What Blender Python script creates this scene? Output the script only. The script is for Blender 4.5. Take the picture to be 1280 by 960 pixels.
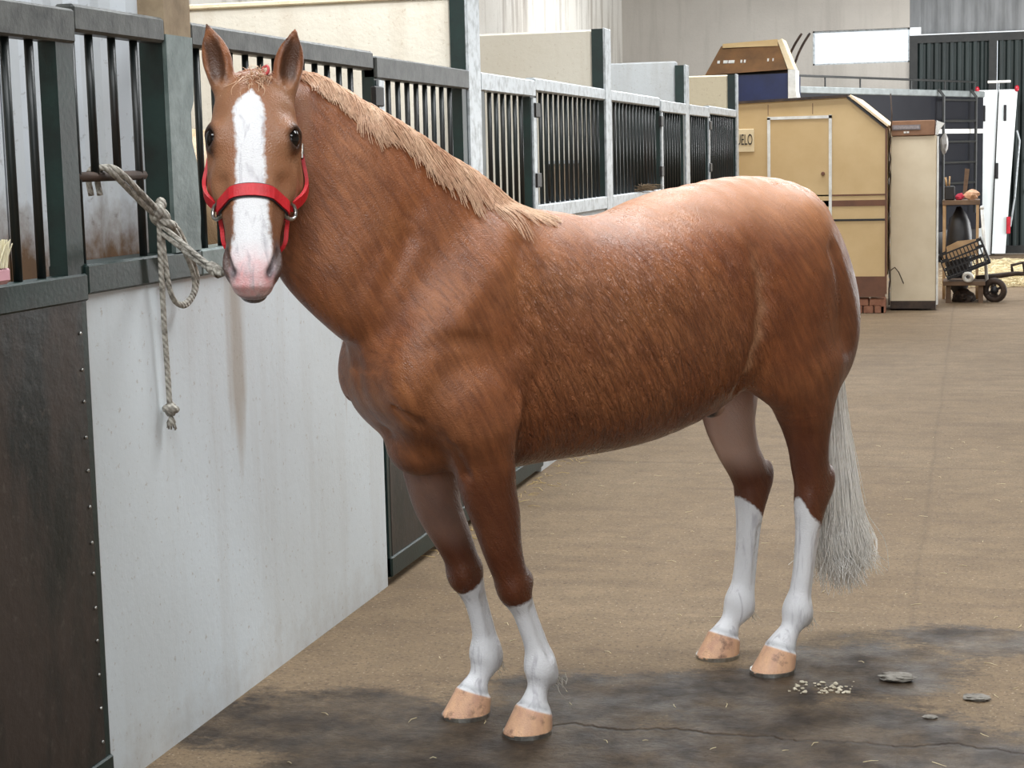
import bpy, bmesh, math, random
import numpy as np
from mathutils import Vector, Matrix
# ------------------------------------------------------------------ scene, camera, sky, light
for o in list(bpy.data.objects): bpy.data.objects.remove(o)
sc=bpy.context.scene; COL=sc.collection
cam_d=bpy.data.cameras.new('camera'); cam=bpy.data.objects.new('camera',cam_d); COL.objects.link(cam); sc.camera=cam
cam_d.sensor_fit='HORIZONTAL'; cam_d.sensor_width=36; cam_d.lens=36*2200/1280; cam_d.clip_end=200
PI_,RO_,YA_=math.radians(7.28),math.radians(-1.355),math.radians(14.75)
_f=Vector((-math.sin(YA_)*math.cos(PI_),math.cos(YA_)*math.cos(PI_),-math.sin(PI_))); _r=Vector((math.cos(YA_),math.sin(YA_),0)); _u=_r.cross(_f)
_r2=_r*math.cos(RO_)+_u*math.sin(RO_); _u2=_u*math.cos(RO_)-_r*math.sin(RO_)
_m=Matrix((_r2,_u2,-_f)).transposed().to_4x4(); _m.translation=(2.207,0,1.65); cam.matrix_world=_m
w=bpy.data.worlds.new('overcast_sky'); sc.world=w; w.use_nodes=True
bg=w.node_tree.nodes['Background']; bg.inputs[0].default_value=(.93,.97,1,1); bg.inputs[1].default_value=1.5
def area_light(name,loc,rot,sx,sy,power,col=(1,1,1)):
    l=bpy.data.lights.new(name,'AREA'); l.shape='RECTANGLE'; l.size=sx; l.size_y=sy; l.energy=power; l.color=col
    o=bpy.data.objects.new(name,l); COL.objects.link(o); o.location=loc; o.rotation_euler=rot; return o
# daylight entering by the big entrance behind the photographer, by the roof lights (the nearest one added) and by the side door
area_light('entrance_daylight',(3.4,-3.2,2.6),(math.radians(80),0,math.radians(-8)),6.5,4.2,120,(.95,.98,1))
area_light('side_door_daylight',(8.6,24.6,2.0),(math.radians(90),0,math.radians(90)),5,3.4,950,(.97,.99,1))
for _y,_p in ((1.0,400),(6.4,430),(11.8,330),(17.5,330),(23.5,650)): area_light('unseen_roof_daylight',(1.2,_y,5.05),(0,0,0),5.4,1.5,_p,(.97,.99,1))  # unseen roof light nearest the camera is added to brighten the first stall
sc.view_settings.view_transform='Standard'; sc.view_settings.look='None'; sc.view_settings.gamma=1; sc.view_settings.use_curve_mapping=False
sc.view_settings.exposure=-0.2
# ------------------------------------------------------------------ helpers
rnd=random.Random(5); A=np.array
def lin(c): return tuple(((x/255)/12.92 if x/255<=.04045 else ((x/255+.055)/1.055)**2.4) for x in c)
class NT:
    def __init__(s,name):
        m=bpy.data.materials.new(name); m.use_nodes=True; s.m=m; s.t=m.node_tree; s.n=s.t.nodes; s.b=s.n['Principled BSDF']; s.out=s.n['Material Output']
    def new(s,typ,**k):
        n=s.n.new(typ)
        for a,b in k.items():
            if a.startswith('i_'): n.inputs[a[2:].replace('_',' ')].default_value=b
            else: setattr(n,a,b)
        return n
    def link(s,a,b): s.t.links.new(a,b)
    def tex(s,coord='Object',scale=(1,1,1),rot=(0,0,0)):
        c=s.new('ShaderNodeTexCoord'); r=s.new('ShaderNodeMapping'); r.inputs['Rotation'].default_value=rot; mp=s.new('ShaderNodeMapping'); mp.inputs['Scale'].default_value=scale
        s.link(c.outputs[coord],r.inputs[0]); s.link(r.outputs[0],mp.inputs[0]); return mp.outputs[0]
    def pos(s,scale=(1,1,1)):
        g=s.new('ShaderNodeNewGeometry'); mp=s.new('ShaderNodeMapping'); mp.inputs['Scale'].default_value=scale; s.link(g.outputs['Position'],mp.inputs[0]); return mp.outputs[0]
    def noise(s,vec,scale,detail=4,rough=.55,dist=0):
        n=s.new('ShaderNodeTexNoise'); n.inputs['Scale'].default_value=scale; n.inputs['Detail'].default_value=detail; n.inputs['Roughness'].default_value=rough; n.inputs['Distortion'].default_value=dist
        s.link(vec,n.inputs['Vector']); return n.outputs['Fac']
    def ramp(s,fac,stops):
        r=s.new('ShaderNodeValToRGB'); e=r.color_ramp.elements
        while len(e)<len(stops): e.new(.5)
        for k,(p,c) in zip(e,stops): k.position=p; k.color=(c,c,c,1) if not hasattr(c,'__len__') else tuple(c)[:3]+(1,)
        s.link(fac,r.inputs[0]); return r.outputs[0]
    def mix(s,fac,a,b,typ='MIX'):
        n=s.new('ShaderNodeMix',data_type='RGBA',blend_type=typ); fi,ai,bi=n.inputs[0],n.inputs[6],n.inputs[7]
        for v,i in ((fac,fi),(a,ai),(b,bi)):
            if hasattr(v,'is_linked') or hasattr(v,'links'): s.link(v,i)
            elif hasattr(v,'__len__'): i.default_value=tuple(v)[:3]+(1,)
            else: i.default_value=v
        return n.outputs[2]
    def math(s,op,a,b=0.,c=0.,clamp=False):
        n=s.new('ShaderNodeMath',operation=op,use_clamp=clamp)
        for v,i in zip((a,b,c),n.inputs):
            if hasattr(v,'links'): s.link(v,i)
            else: i.default_value=v
        return n.outputs[0]
    def bump(s,h,strength=.3,dist=.01):
        b=s.new('ShaderNodeBump'); b.inputs['Strength'].default_value=strength; b.inputs['Distance'].default_value=dist; s.link(h,b.inputs['Height']); s.link(b.outputs[0],s.b.inputs['Normal'])
    def set(s,col=None,rough=None,metal=None,**k):
        for nm,v in (('Base Color',col),('Roughness',rough),('Metallic',metal)):
            if v is None: continue
            if hasattr(v,'links'): s.link(v,s.b.inputs[nm])
            elif nm=='Base Color': s.b.inputs[nm].default_value=tuple(v)[:3]+(1,)
            else: s.b.inputs[nm].default_value=v
        for a,v in k.items(): s.b.inputs[a.replace('_',' ')].default_value=v
        return s.m
def pm(name,c1,c2=None,scale=6,rough=.6,metal=0,bump=.15,bscale=None,stretch=(1,1,1),lo=.35,hi=.7,**k):
    """plain worn surface: two colours mottled by noise, fine relief"""
    t=NT(name); v=t.pos(stretch); c1=lin(c1); c2=lin(c2) if c2 else tuple(x*.7 for x in c1)
    n=t.noise(v,scale,6,.62); t.set(t.mix(t.ramp(n,[(lo,0),(hi,1)]),c1,c2),rough,metal,**k)
    if bump: t.bump(t.noise(v,bscale or scale*8,5,.6),bump,.004)
    return t.m
def mesh(name,v,f,smooth=False):
    me=bpy.data.meshes.new(name); v=A(v,float); me.from_pydata([tuple(map(float,p)) for p in v],[],[tuple(map(int,q)) for q in f]); me.validate()
    if smooth: me.polygons.foreach_set('use_smooth',[True]*len(me.polygons))
    me.update(); return me
def tag(o,label=None,cat=None,group=None,kind=None):
    for k,v in (('label',label),('category',cat),('group',group),('kind',kind)):
        if v: o[k]=v
    return o
def thing(name,label,cat,loc=(0,0,0),rz=0,group=None,kind=None):
    o=bpy.data.objects.new(name,None); COL.objects.link(o); o.location=loc; o.rotation_euler=(0,0,rz); o.empty_display_size=.1
    return tag(o,label,cat,group,kind)
class MB:
    """collects shapes (world or local coordinates) and links them as one mesh object"""
    def __init__(s): s.v=[]; s.f=[]
    def add(s,v,f): k=len(s.v); s.v+=[tuple(p) for p in v]; s.f+=[tuple(i+k for i in q) for q in f]; return s
    def box(s,a,b,bev=0):
        (x0,y0,z0),(x1,y1,z1)=[tuple(map(min,a,b)),tuple(map(max,a,b))]
        if bev:
            bm=bmesh.new(); bmesh.ops.create_cube(bm,size=1)
            for q in bm.verts: q.co=Vector(((x0+x1)/2+q.co.x*(x1-x0),(y0+y1)/2+q.co.y*(y1-y0),(z0+z1)/2+q.co.z*(z1-z0)))
            bmesh.ops.bevel(bm,geom=bm.edges[:],offset=bev,segments=1,affect='EDGES'); bm.verts.index_update()
            s.add([q.co[:] for q in bm.verts],[[q.index for q in p.verts] for p in bm.faces]); bm.free(); return s
        v=[(x0,y0,z0),(x1,y0,z0),(x1,y1,z0),(x0,y1,z0),(x0,y0,z1),(x1,y0,z1),(x1,y1,z1),(x0,y1,z1)]
        return s.add(v,[(0,3,2,1),(4,5,6,7),(0,1,5,4),(1,2,6,5),(2,3,7,6),(3,0,4,7)])
    def prism(s,poly,axis,a,b):
        """polygon (two coords) extruded along an axis"""
        n=len(poly); mk=lambda p,t:{0:(t,p[0],p[1]),1:(p[0],t,p[1]),2:(p[0],p[1],t)}[axis]
        v=[mk(p,a) for p in poly]+[mk(p,b) for p in poly]
        return s.add(v,[tuple(range(n))[::-1],tuple(range(n,2*n))]+[(i,(i+1)%n,n+(i+1)%n,n+i) for i in range(n)])
    def tube(s,pts,r,n=8,cap=True):
        P=[Vector(p) for p in pts]; rs=r if hasattr(r,'__len__') else [r]*len(P); up=None; rings=[]
        for i,p in enumerate(P):
            t=(P[min(i+1,len(P)-1)]-P[max(i-1,0)]).normalized()
            if up is None: up=t.orthogonal().normalized()
            up=(up-t*up.dot(t)).normalized(); q=t.cross(up)
            rings.append([p+(up*math.cos(2*math.pi*k/n)+q*math.sin(2*math.pi*k/n))*rs[i] for k in range(n)])
        v=[x for R in rings for x in R]; f=[]
        for i in range(len(P)-1):
            for k in range(n): f.append((i*n+k,i*n+(k+1)%n,(i+1)*n+(k+1)%n,(i+1)*n+k))
        if cap: f+= [tuple(range(n))[::-1],tuple(range(len(v)-n,len(v)))]
        return s.add(v,f)
    def lathe(s,c,prof,n=20,axis=2):
        v=[];f=[]
        for (r,h) in prof:
            for k in range(n):
                a=2*math.pi*k/n; p=[r*math.cos(a),r*math.sin(a),h]; p={2:p,1:[p[0],p[2],p[1]],0:[p[2],p[0],p[1]]}[axis]; v.append((c[0]+p[0],c[1]+p[1],c[2]+p[2]))
        for i in range(len(prof)-1):
            for k in range(n): f.append((i*n+k,i*n+(k+1)%n,(i+1)*n+(k+1)%n,(i+1)*n+k))
        return s.add(v,f)
    def torus(s,c,R,r,ax=(0,0,1),n=20,m=8):
        z=Vector(ax).normalized(); x=z.orthogonal().normalized(); y=z.cross(x); v=[];f=[]
        for i in range(n):
            a=2*math.pi*i/n; d=x*math.cos(a)+y*math.sin(a)
            for j in range(m): b=2*math.pi*j/m; v.append(Vector(c)+d*(R+r*math.cos(b))+z*(r*math.sin(b)))
        for i in range(n):
            for j in range(m): f.append((i*m+j,((i+1)%n)*m+j,((i+1)%n)*m+(j+1)%m,i*m+(j+1)%m))
        return s.add(v,f)
    def ico(s,c,r,sub=2,jit=0,seed=0):
        bm=bmesh.new(); bmesh.ops.create_icosphere(bm,subdivisions=sub,radius=1); R=random.Random(seed); bm.verts.index_update()
        rr=r if hasattr(r,'__len__') else (r,r,r)
        s.add([tuple(c[i]+q.co[i]*rr[i]*(1+jit*(R.random()-.5)) for i in range(3)) for q in bm.verts],[[q.index for q in p.verts] for p in bm.faces]); bm.free(); return s
    def build(s,name,m,parent=None,smooth=False,local=False,label=None,kind=None):
        v=A(s.v,float)
        if parent is not None and not local: v=v-A(parent.location)
        me=mesh(name,v,s.f,smooth); me.materials.append(m); o=bpy.data.objects.new(name,me); COL.objects.link(o)
        if parent is not None: o.parent=parent
        return tag(o,label,None,None,kind)
def recalc(o):
    bm=bmesh.new(); bm.from_mesh(o.data); bmesh.ops.recalc_face_normals(bm,faces=bm.faces[:]); bm.to_mesh(o.data); bm.free(); return o
def inst(name,me,parent,loc): 
    o=bpy.data.objects.new(name,me); COL.objects.link(o); o.parent=parent; o.location=loc; return o
def struct(o): o['kind']='structure'; return o
# ------------------------------------------------------------------ materials
M={}
M['green']=pm('dark_green_paint',(17,42,39),(10,22,21),9,.42,0,.2,60,lo=.4,hi=.75)
M['green_worn']=pm('worn_green_paint',(112,126,124),(58,76,74),9,.42,.15,.4,46)
M['silver']=pm('worn_silver_paint',(186,192,196),(108,112,112),22,.38,.35,.3,80,lo=.45,hi=.8)
M['rail']=pm('weathered_grey_rail',(84,86,84),(50,53,52),16,.45,.25,.3,70)
M['bar']=pm('bar_green_paint',(16,25,25),(34,28,26),5,.4,0,.15,60,stretch=(1,1,.3),lo=.5,hi=.72)
M['rust']=pm('rusty_steel',(74,58,48),(42,34,30),14,.7,.1,.4,60)
M['steel']=pm('bright_steel',(190,190,186),(120,118,112),30,.3,.9,.1)
M['black_metal']=pm('black_hinge_metal',(22,23,24),(34,30,28),20,.5,.2,.2)
def mat_sheet():
    t=NT('door_sheet_metal'); p=t.pos(); n=t.noise(t.pos((1,1,.35)),3.2,8,.65); n2=t.noise(p,26,6,.7)
    c=t.mix(t.ramp(n,[(.44,0),(.58,1)]),lin((11,22,22)),lin((56,46,40))); c=t.mix(t.ramp(n2,[(.58,0),(.72,.5)]),c,lin((92,86,78)))
    t.set(c,t.ramp(n,[(.3,.3),(.7,.55)]),.15); t.bump(t.noise(p,14,7,.65),.35,.006); return t.m
M['sheet']=mat_sheet()
def mat_plaster(name,base,dirt,stain,low=.5,streak=.5,bumpk=.25,runs=()):
    """limewashed masonry: vertical run-off streaks, scuffs and mud splash with shapes of their own"""
    t=NT(name); p=t.pos(); st=t.noise(t.pos((2.4,2.4,.22)),2.1,6,.6); sp=t.noise(p,9,8,.7); big=t.noise(p,1.1,4,.6)
    c=t.mix(t.ramp(st,[(.50,0),(.74,streak)]),lin(base),lin(stain)); c=t.mix(t.ramp(big,[(.45,0),(.75,.5)]),c,lin(dirt))
    sx=t.new('ShaderNodeSeparateXYZ'); t.link(p,sx.inputs[0])
    lowm=t.math('SUBTRACT',low,sx.outputs[2]); lowm=t.math('MULTIPLY_ADD',sp,.55,lowm); c=t.mix(t.ramp(lowm,[(.42,0),(.95,.75)]),c,lin(stain))
    for yc,wd in runs:   # rusty run-off below the ledge
        dd=t.math('DIVIDE',t.math('ABSOLUTE',t.math('SUBTRACT',sx.outputs[1],yc)),wd); dd=t.math('ADD',dd,t.math('MULTIPLY',st,1.2)); dd=t.math('ADD',dd,t.ramp(sx.outputs[2],[(.35,.9),(.95,0)])); c=t.mix(t.ramp(dd,[(.7,.6),(1.0,0)]),c,lin((152,132,108)))
    fl=t.noise(p,38,5,.75); c=t.mix(t.ramp(fl,[(.60,0),(.66,.45)]),c,lin(stain))
    t.set(c,.82); t.bump(t.noise(p,22,8,.65),bumpk,.012); return t.m
M['wallwhite']=mat_plaster('limewashed_concrete',(212,220,225),(200,204,204),(150,134,114),.30,.22,.12,runs=((5.03,.22),(6.0,.1),(9.6,.2)))
M['plaster']=mat_plaster('cream_plaster',(222,216,202),(204,192,172),(172,150,122),.5,.35)
M['plaster_grey']=mat_plaster('pale_grey_plaster',(186,190,192),(168,168,166),(140,130,118),.3,.35)
M['plaster_yellow']=mat_plaster('yellow_cream_plaster',(238,224,194),(222,204,168),(180,150,110),.3,.3)
M['leftwall']=mat_plaster('stained_plaster',(206,202,194),(176,168,156),(120,108,96),.2,.8,.3)
M['backwall']=mat_plaster('grey_block_plaster',(186,180,172),(168,162,155),(142,136,129),.2,.4,.3)
M['ceil']=pm('fibre_cement_roof',(120,120,118),(96,96,94),2,.85,0,.2)
M['corr']=pm('pale_sheet_metal',(196,202,208),(168,168,164),3,.35,.3,.05,20,stretch=(1,1,.3))
def mat_corr_dirty():
    t=NT('dirty_pale_sheet'); p=t.pos(); n=t.noise(t.pos((1.6,1.6,.8)),3,7,.65); sx=t.new('ShaderNodeSeparateXYZ'); t.link(p,sx.inputs[0])
    h=t.math('SUBTRACT',1.62,sx.outputs[2]); h=t.math('MULTIPLY_ADD',n,.9,h)
    c=t.mix(t.ramp(h,[(.45,0),(.68,1)]),lin((200,206,212)),lin((104,80,60))); c=t.mix(t.ramp(t.noise(p,30,5,.7),[(.6,0),(.75,.6)]),c,lin((80,62,50)))
    t.set(c,.45,.15); return t.m
M['corr_dirty']=mat_corr_dirty()
def mat_floor():
    t=NT('stable_concrete_floor'); p=t.pos(); n1=t.noise(p,.9,8,.62); n2=t.noise(p,7,8,.68); n3=t.noise(p,40,6,.7); nl=t.noise(t.pos((.35,2.2,1)),3,6,.6)
    c=t.mix(t.ramp(n1,[(.35,0),(.7,1)]),lin((117,98,75)),lin((134,115,91))); c=t.mix(t.ramp(n2,[(.42,0),(.72,.55)]),c,lin((92,77,61))); c=t.mix(t.ramp(nl,[(.5,0),(.75,.55)]),c,lin((90,75,60)))
    c=t.mix(t.ramp(t.noise(p,70,5,.75),[(.52,0),(.64,.75)]),c,lin((66,54,44))); c=t.mix(t.ramp(n3,[(.56,0),(.68,.5)]),c,lin((80,66,53))); c=t.mix(t.ramp(t.noise(p,75,4,.7),[(.60,0),(.70,.7)]),c,lin((196,182,158)))
    sx=t.new('ShaderNodeSeparateXYZ'); t.link(p,sx.inputs[0]); x,y=sx.outputs[0],sx.outputs[1]
    # puddled water and muck from hosing the legs down
    def blob(cx,cy,rx,ry):
        dx=t.math('DIVIDE',t.math('SUBTRACT',x,cx),rx); dy=t.math('DIVIDE',t.math('SUBTRACT',y,cy),ry)
        return t.math('SQRT',t.math('ADD',t.math('MULTIPLY',dx,dx),t.math('MULTIPLY',dy,dy)))
    m=None
    for b in WETS:
        k=blob(*b); m=k if m is None else t.math('MINIMUM',m,k)
    wet=t.math('ADD',m,t.math('ADD',t.math('MULTIPLY',t.math('SUBTRACT',t.noise(p,3.2,8,.75),.5),1.5),t.math('MULTIPLY',t.math('SUBTRACT',t.noise(t.pos((1,2.2,1)),13,8,.8),.5),.9))); wetm=t.ramp(wet,[(.66,1),(.94,0)])
    c=t.mix(t.math('MULTIPLY',wetm,t.ramp(t.noise(p,5,7,.7),[(.3,.45),(.6,1)])),c,lin((40,29,19)))
    # crack and joint
    cy=t.math('ADD',t.math('MULTIPLY',t.math('SUBTRACT',t.noise(t.pos((1,0,0)),2.6,5,.6),.5),.30),4.86); d=t.math('ABSOLUTE',t.math('SUBTRACT',y,cy)); ck=t.math('MULTIPLY',t.ramp(d,[(.0,1),(.016,0)]),t.ramp(x,[(.86,0),(1.0,1)]))
    j=t.math('ABSOLUTE',t.math('SUBTRACT',x,t.math('MULTIPLY_ADD',t.noise(t.pos((0,1,0)),.8,4,.6),.06,1.985))); jk=t.ramp(j,[(0,.22),(.02,0)])
    j2=t.math('ABSOLUTE',t.math('SUBTRACT',y,9.3)); jk2=t.ramp(j2,[(0,.3),(.03,0)])
    ck=t.math('MAXIMUM',ck,t.math('MAXIMUM',jk,jk2)); c=t.mix(t.math('MULTIPLY',ck,.75),c,lin((52,44,38)))
    r=t.mix(wetm,(.78,.78,.78),t.ramp(t.noise(p,6,5,.6),[(.35,.42),(.65,.72)])); t.set(c,r,Specular_IOR_Level=.28)
    h=t.math('ADD',t.math('MULTIPLY',n2,.6),t.math('MULTIPLY',n3,.35)); h=t.math('SUBTRACT',h,t.math('MULTIPLY',ck,.8)); t.bump(h,.8,.014); return t.m
WETS=[(.95,4.6,.9,.6),(1.8,4.75,.95,.62),(1.85,5.6,.42,.42),(1.5,5.25,.4,.35),(.35,4.75,.6,.4),(1.25,4.1,1.5,.5),(2.25,6.0,.35,.22),(1.15,5.15,.5,.35)]
M['floor']=mat_floor()
# ------------------------------------------------------------------ the building
o=MB().box((-3.45,-4.2,-.12),(9.2,28.6,0)).build('floor',M['floor']); struct(o)
o=MB().box((-60,-60,-.2),(60,90,-.121)).build('yard_ground',pm('yard_earth',(150,138,118),(120,108,92),2,.9)); struct(o)
o=MB().box((-3.5,-4.2,0),(-3.3,28.6,5.4)).build('wall_left',M['leftwall']); struct(o)
# pier on the left wall seen past the second post
o=MB().box((-3.3,10.35,2.4),(-3.05,10.7,5.4)).build('trim_1',M['backwall']); struct(o)
YB=28.42
b=MB(); b.box((-3.4,YB,0),(-.26,YB+.2,5.4)); b.box((-.26,YB,0),(1.23,YB+.2,3.0)); b.box((-.26,YB,3.53),(1.23,YB+.2,5.4)); o=b.build('wall_back',M['backwall']); struct(o)
o=MB().box((4.8,YB,0),(9.2,YB+.2,5.4)).build('wall_back',M['backwall']); struct(o)
b=MB(); b.box((9.0,-4.2,0),(9.2,21.8,5.4)); b.box((9.0,27.4,0),(9.2,28.6,5.4)); b.box((9.0,21.8,3.9),(9.2,27.4,5.4)); o=b.build('wall_right',M['backwall']); struct(o)
b=MB(); b.box((-3.5,-4.2,3.9),(9.2,-4.0,5.4)); b.box((-3.5,-4.2,0),(-.4,-4.0,3.9)); b.box((7.2,-4.2,0),(9.2,-4.0,3.9)); o=b.build('wall_front',M['backwall']); struct(o)
# roof with open roof lights along the aisle, the nearest opening added for its light
b=MB(); ys=[-4.2]
for yc in (1.0,6.4,11.8,17.5,23.5): ys+= [yc-.8,yc+.8]
ys.append(28.8)
for i in range(0,len(ys),2): b.box((-3.6,ys[i],5.2),(9.3,ys[i+1],5.35))
for yc in (1.0,6.4,11.8,17.5,23.5): b.box((-3.6,yc-.8,5.2),(-1.6,yc+.8,5.35)); b.box((4.0,yc-.8,5.2),(9.3,yc+.8,5.35))
o=b.build('ceiling',M['ceil']); struct(o)
# back window
g=NT('window_glass'); g.set((.95,.97,.98),.05,0,Transmission_Weight=1.0,IOR=1.05); M['glass']=g.m
t=struct(thing('window_1',None,None,(.48,YB+.08,3.0)))
MB().box((-.26,YB+.10,3.0),(1.23,YB+.105,3.53)).build('pane',M['glass'],t)
b=MB()
for a,c in (((-.26,YB+.07,3.0),(1.23,YB+.14,3.025)),((-.26,YB+.07,3.505),(1.23,YB+.14,3.53)),((-.26,YB+.07,3.0),(-.235,YB+.14,3.53)),((1.205,YB+.07,3.0),(1.23,YB+.14,3.53))): b.box(a,c)
b.build('window_frame',M['silver'],t)
# corrugated gate and cladding
def corr(x0,x1,z0,z1,y,pitch,depth,n='x'):
    v=[];f=[];xs=[];k=int(round((x1-x0)/pitch*4))
    for i in range(k+1):
        xs.append((x0+(x1-x0)*i/k, depth if i%4 in (1,2) else 0))
    for (x,d) in xs:
        for z in (z0,z1):
            v+= [(x,y-d,z),(x,y-d+.012,z)] if n=='x' else [(y+d,x,z),(y+d-.012,x,z)]
    for i in range(k):
        a=4*i; c=4*(i+1); f+=[(a,c,c+2,a+2),(a+1,a+3,c+3,c+1),(a+2,c+2,c+3,a+3),(a,a+1,c+1,c)]
    return v,f
M['gategreen']=pm('gate_green_sheet',(30,42,41),(22,30,30),4,.5,.1,.1,20,stretch=(1,1,.2)); M['cladding']=pm('grey_cladding',(128,130,132),(96,98,100),5,.55,.1,.1,20,stretch=(1,1,.2)); M['gateframe']=pm('gate_frame_steel',(44,44,43),(30,32,32),8,.5,.2,.2)
t=thing('barn_gate','large dark green corrugated metal gate in the back wall, behind the white truck doors','gate',(3.0,YB,0))
for x0,x1 in ((1.24,2.42),(2.55,4.75)):
    MB().add(*corr(x0,x1,.06,3.32,YB+.03,.115,.03)).build('corrugated_panel',M['gategreen'],t)
MB().box((1.23,YB-.02,3.28),(4.8,YB+.1,3.40)).build('top_beam',M['gateframe'],t)
for x in (1.23,2.42,4.72): MB().box((x,YB-.03,0),(x+.12,YB+.08,3.3)).build('upright',M['gateframe'],t)
MB().box((1.23,YB-.02,.02),(4.8,YB+.06,.14)).build('bottom_rail',M['gateframe'],t)
for z in (.95,1.42): MB().box((3.02,YB-.06,z),(3.09,YB-.03,z+.05)).build('bolt_plate',M['silver'],t)
t=thing('wall_cladding','pale grey ribbed sheet cladding above the corrugated gate','cladding',(3.0,YB,3.4))
MB().add(*corr(1.40,4.8,3.42,5.3,YB+.05,.2,.01)).build('sheet',M['cladding'],t); MB().box((1.23,YB+.03,3.53),(1.40,YB+.06,5.3)).build('edge_strip',M['cladding'],t)
rib=MB().box((-.018,-.05,0),(.018,0,1.85)).build('rib',M['gateframe'],t); rib.location=(1.45-3.0,.05,.03); 
for i in range(1,17): inst('rib',rib.data,t,(1.45+.2*i-3.0,.05,.03))
# ------------------------------------------------------------------ stall row (front face on x = 0)
def partition(y0,y1,z,m,x1=-.072,name='wall_partition'):
    return struct(MB().box((-3.3,y0,0),(x1,y1,z),.012).build(name,m))
t=struct(thing('wall_partition',None,None,(-1.7,4.70,0)))
MB().box((-3.3,4.66,0),(-.07,4.75,2.05)).build('masonry_core',M['plaster'],t)
for k in range(7):
    xa=-.08-.45*(k+1); v,f=corr(xa,xa+.445,0.02,2.28,4.645,.15,.02); MB().add(v,f).build('corrugated_sheet',M['corr_dirty'],t)
partition(7.73,7.87,2.375,M['plaster']); struct(MB().box((-3.3,7.72,2.375),(-.07,7.88,2.40),.006).build('trim_2',M['plaster_yellow']))
partition(10.79,10.92,2.43,M['plaster']); partition(13.93,14.06,2.385,M['plaster_grey']); partition(17.01,17.13,2.40,M['plaster_yellow'])
def post(y0,y1,z,front,label,rough=False):
    t=thing('stall_post',label,'post',(0,(y0+y1)/2,0),group='posts of the stall row')
    MB().box((-.07,y0,1.408 if rough else 0),(0,y1,z)).build('post_body',M['green'],t)
    if rough:
        R=random.Random(3); zs=[1.408,1.42,1.44,1.47,1.5,1.66,1.72,1.80,1.84,1.90,z]; dy=[0,.0,-.004,.0,.004,-.004,-.03,-.034,-.008,-.004,.0]; v=[];f=[]
        for zz,d in zip(zs,dy): v+=[(.001,y0,zz),(.001,y1+d,zz),(.014,y1+d,zz),(.014,y0,zz)]
        for i in range(len(zs)-1):
            a=4*i; f+=[(a+j,a+(j+1)%4,a+4+(j+1)%4,a+4+j) for j in range(4)]
        f+=[(3,2,1,0),tuple(4*(len(zs)-1)+j for j in range(4))]
        recalc(MB().add(v,f).build('front_plate',front,t)); struct(MB().box((-.12,y0,0),(0,y1,1.33)).build('wall_low',M['wallwhite'])); MB().box((-.07,y0,z),(.01,y1,z+.12)).build('concrete_cap',pm('tan_concrete',(150,134,110),(120,104,84),12,.9),t)
    else:
        MB().box((0,y0-.002,0),(.014,y1,z+.004),.003).build('front_plate',front,t)
    return t
post(4.612,4.785,2.02,M['green_worn'],'thick worn green post at the left where the lead rope is tied',True)
post(7.70,7.90,2.62,M['silver'],'tall bright silver post rising above the grille behind the mane')
post(10.76,10.94,2.43,M['silver'],'silver stall post above the horse\'s back with white partition beside it')
post(13.90,14.08,2.35,M['silver'],'silver stall post beside the pale grey partition above the croup')
post(16.99,17.14,2.40,M['silver'],'thin silver end post of the stall row in front of the beige caravan')
BARS={}
def barmesh(h,r=.0115,n=8,m='bar'):
    k=(round(h,3),r,m)
    if k not in BARS:
        b=MB().tube([(0,0,0),(0,0,h)],r,n); me=mesh('bar',b.v,b.f,True); me.materials.append(M[m]); BARS[k]=me
    return BARS[k]
def grille(y0,y1,label,rail,ledge,bars,zl=1.33,midbar=None,ly=None):
    t=thing('stall_grille',label,'stall grille',(-.02,(y0+y1)/2,zl),group='barred grilles of the stall row')
    MB().box((-.045,y0,1.995),(.012,y1,2.065),.008).build('top_rail',M[rail],t)
    MB().box((-.10,y0,zl),(.014,ly or y1,1.408),.006).build('ledge_beam',M[ledge],t)
    for y in bars:
        z0=1.40
        if midbar and midbar[0]<y<midbar[1]: z0=1.635
        inst('bar',barmesh(2.0-z0),t,(-.0,y-(y0+y1)/2,z0-zl))
    if midbar: MB().tube([(-.02,midbar[2],1.63),(-.02,midbar[3],1.63)],.013,8).build('cross_bar',M['rust'],t,True)
    struct(MB().box((-.12,y0,0),(0,y1,zl)).build('wall_low',M['wallwhite']))
    return t
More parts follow.
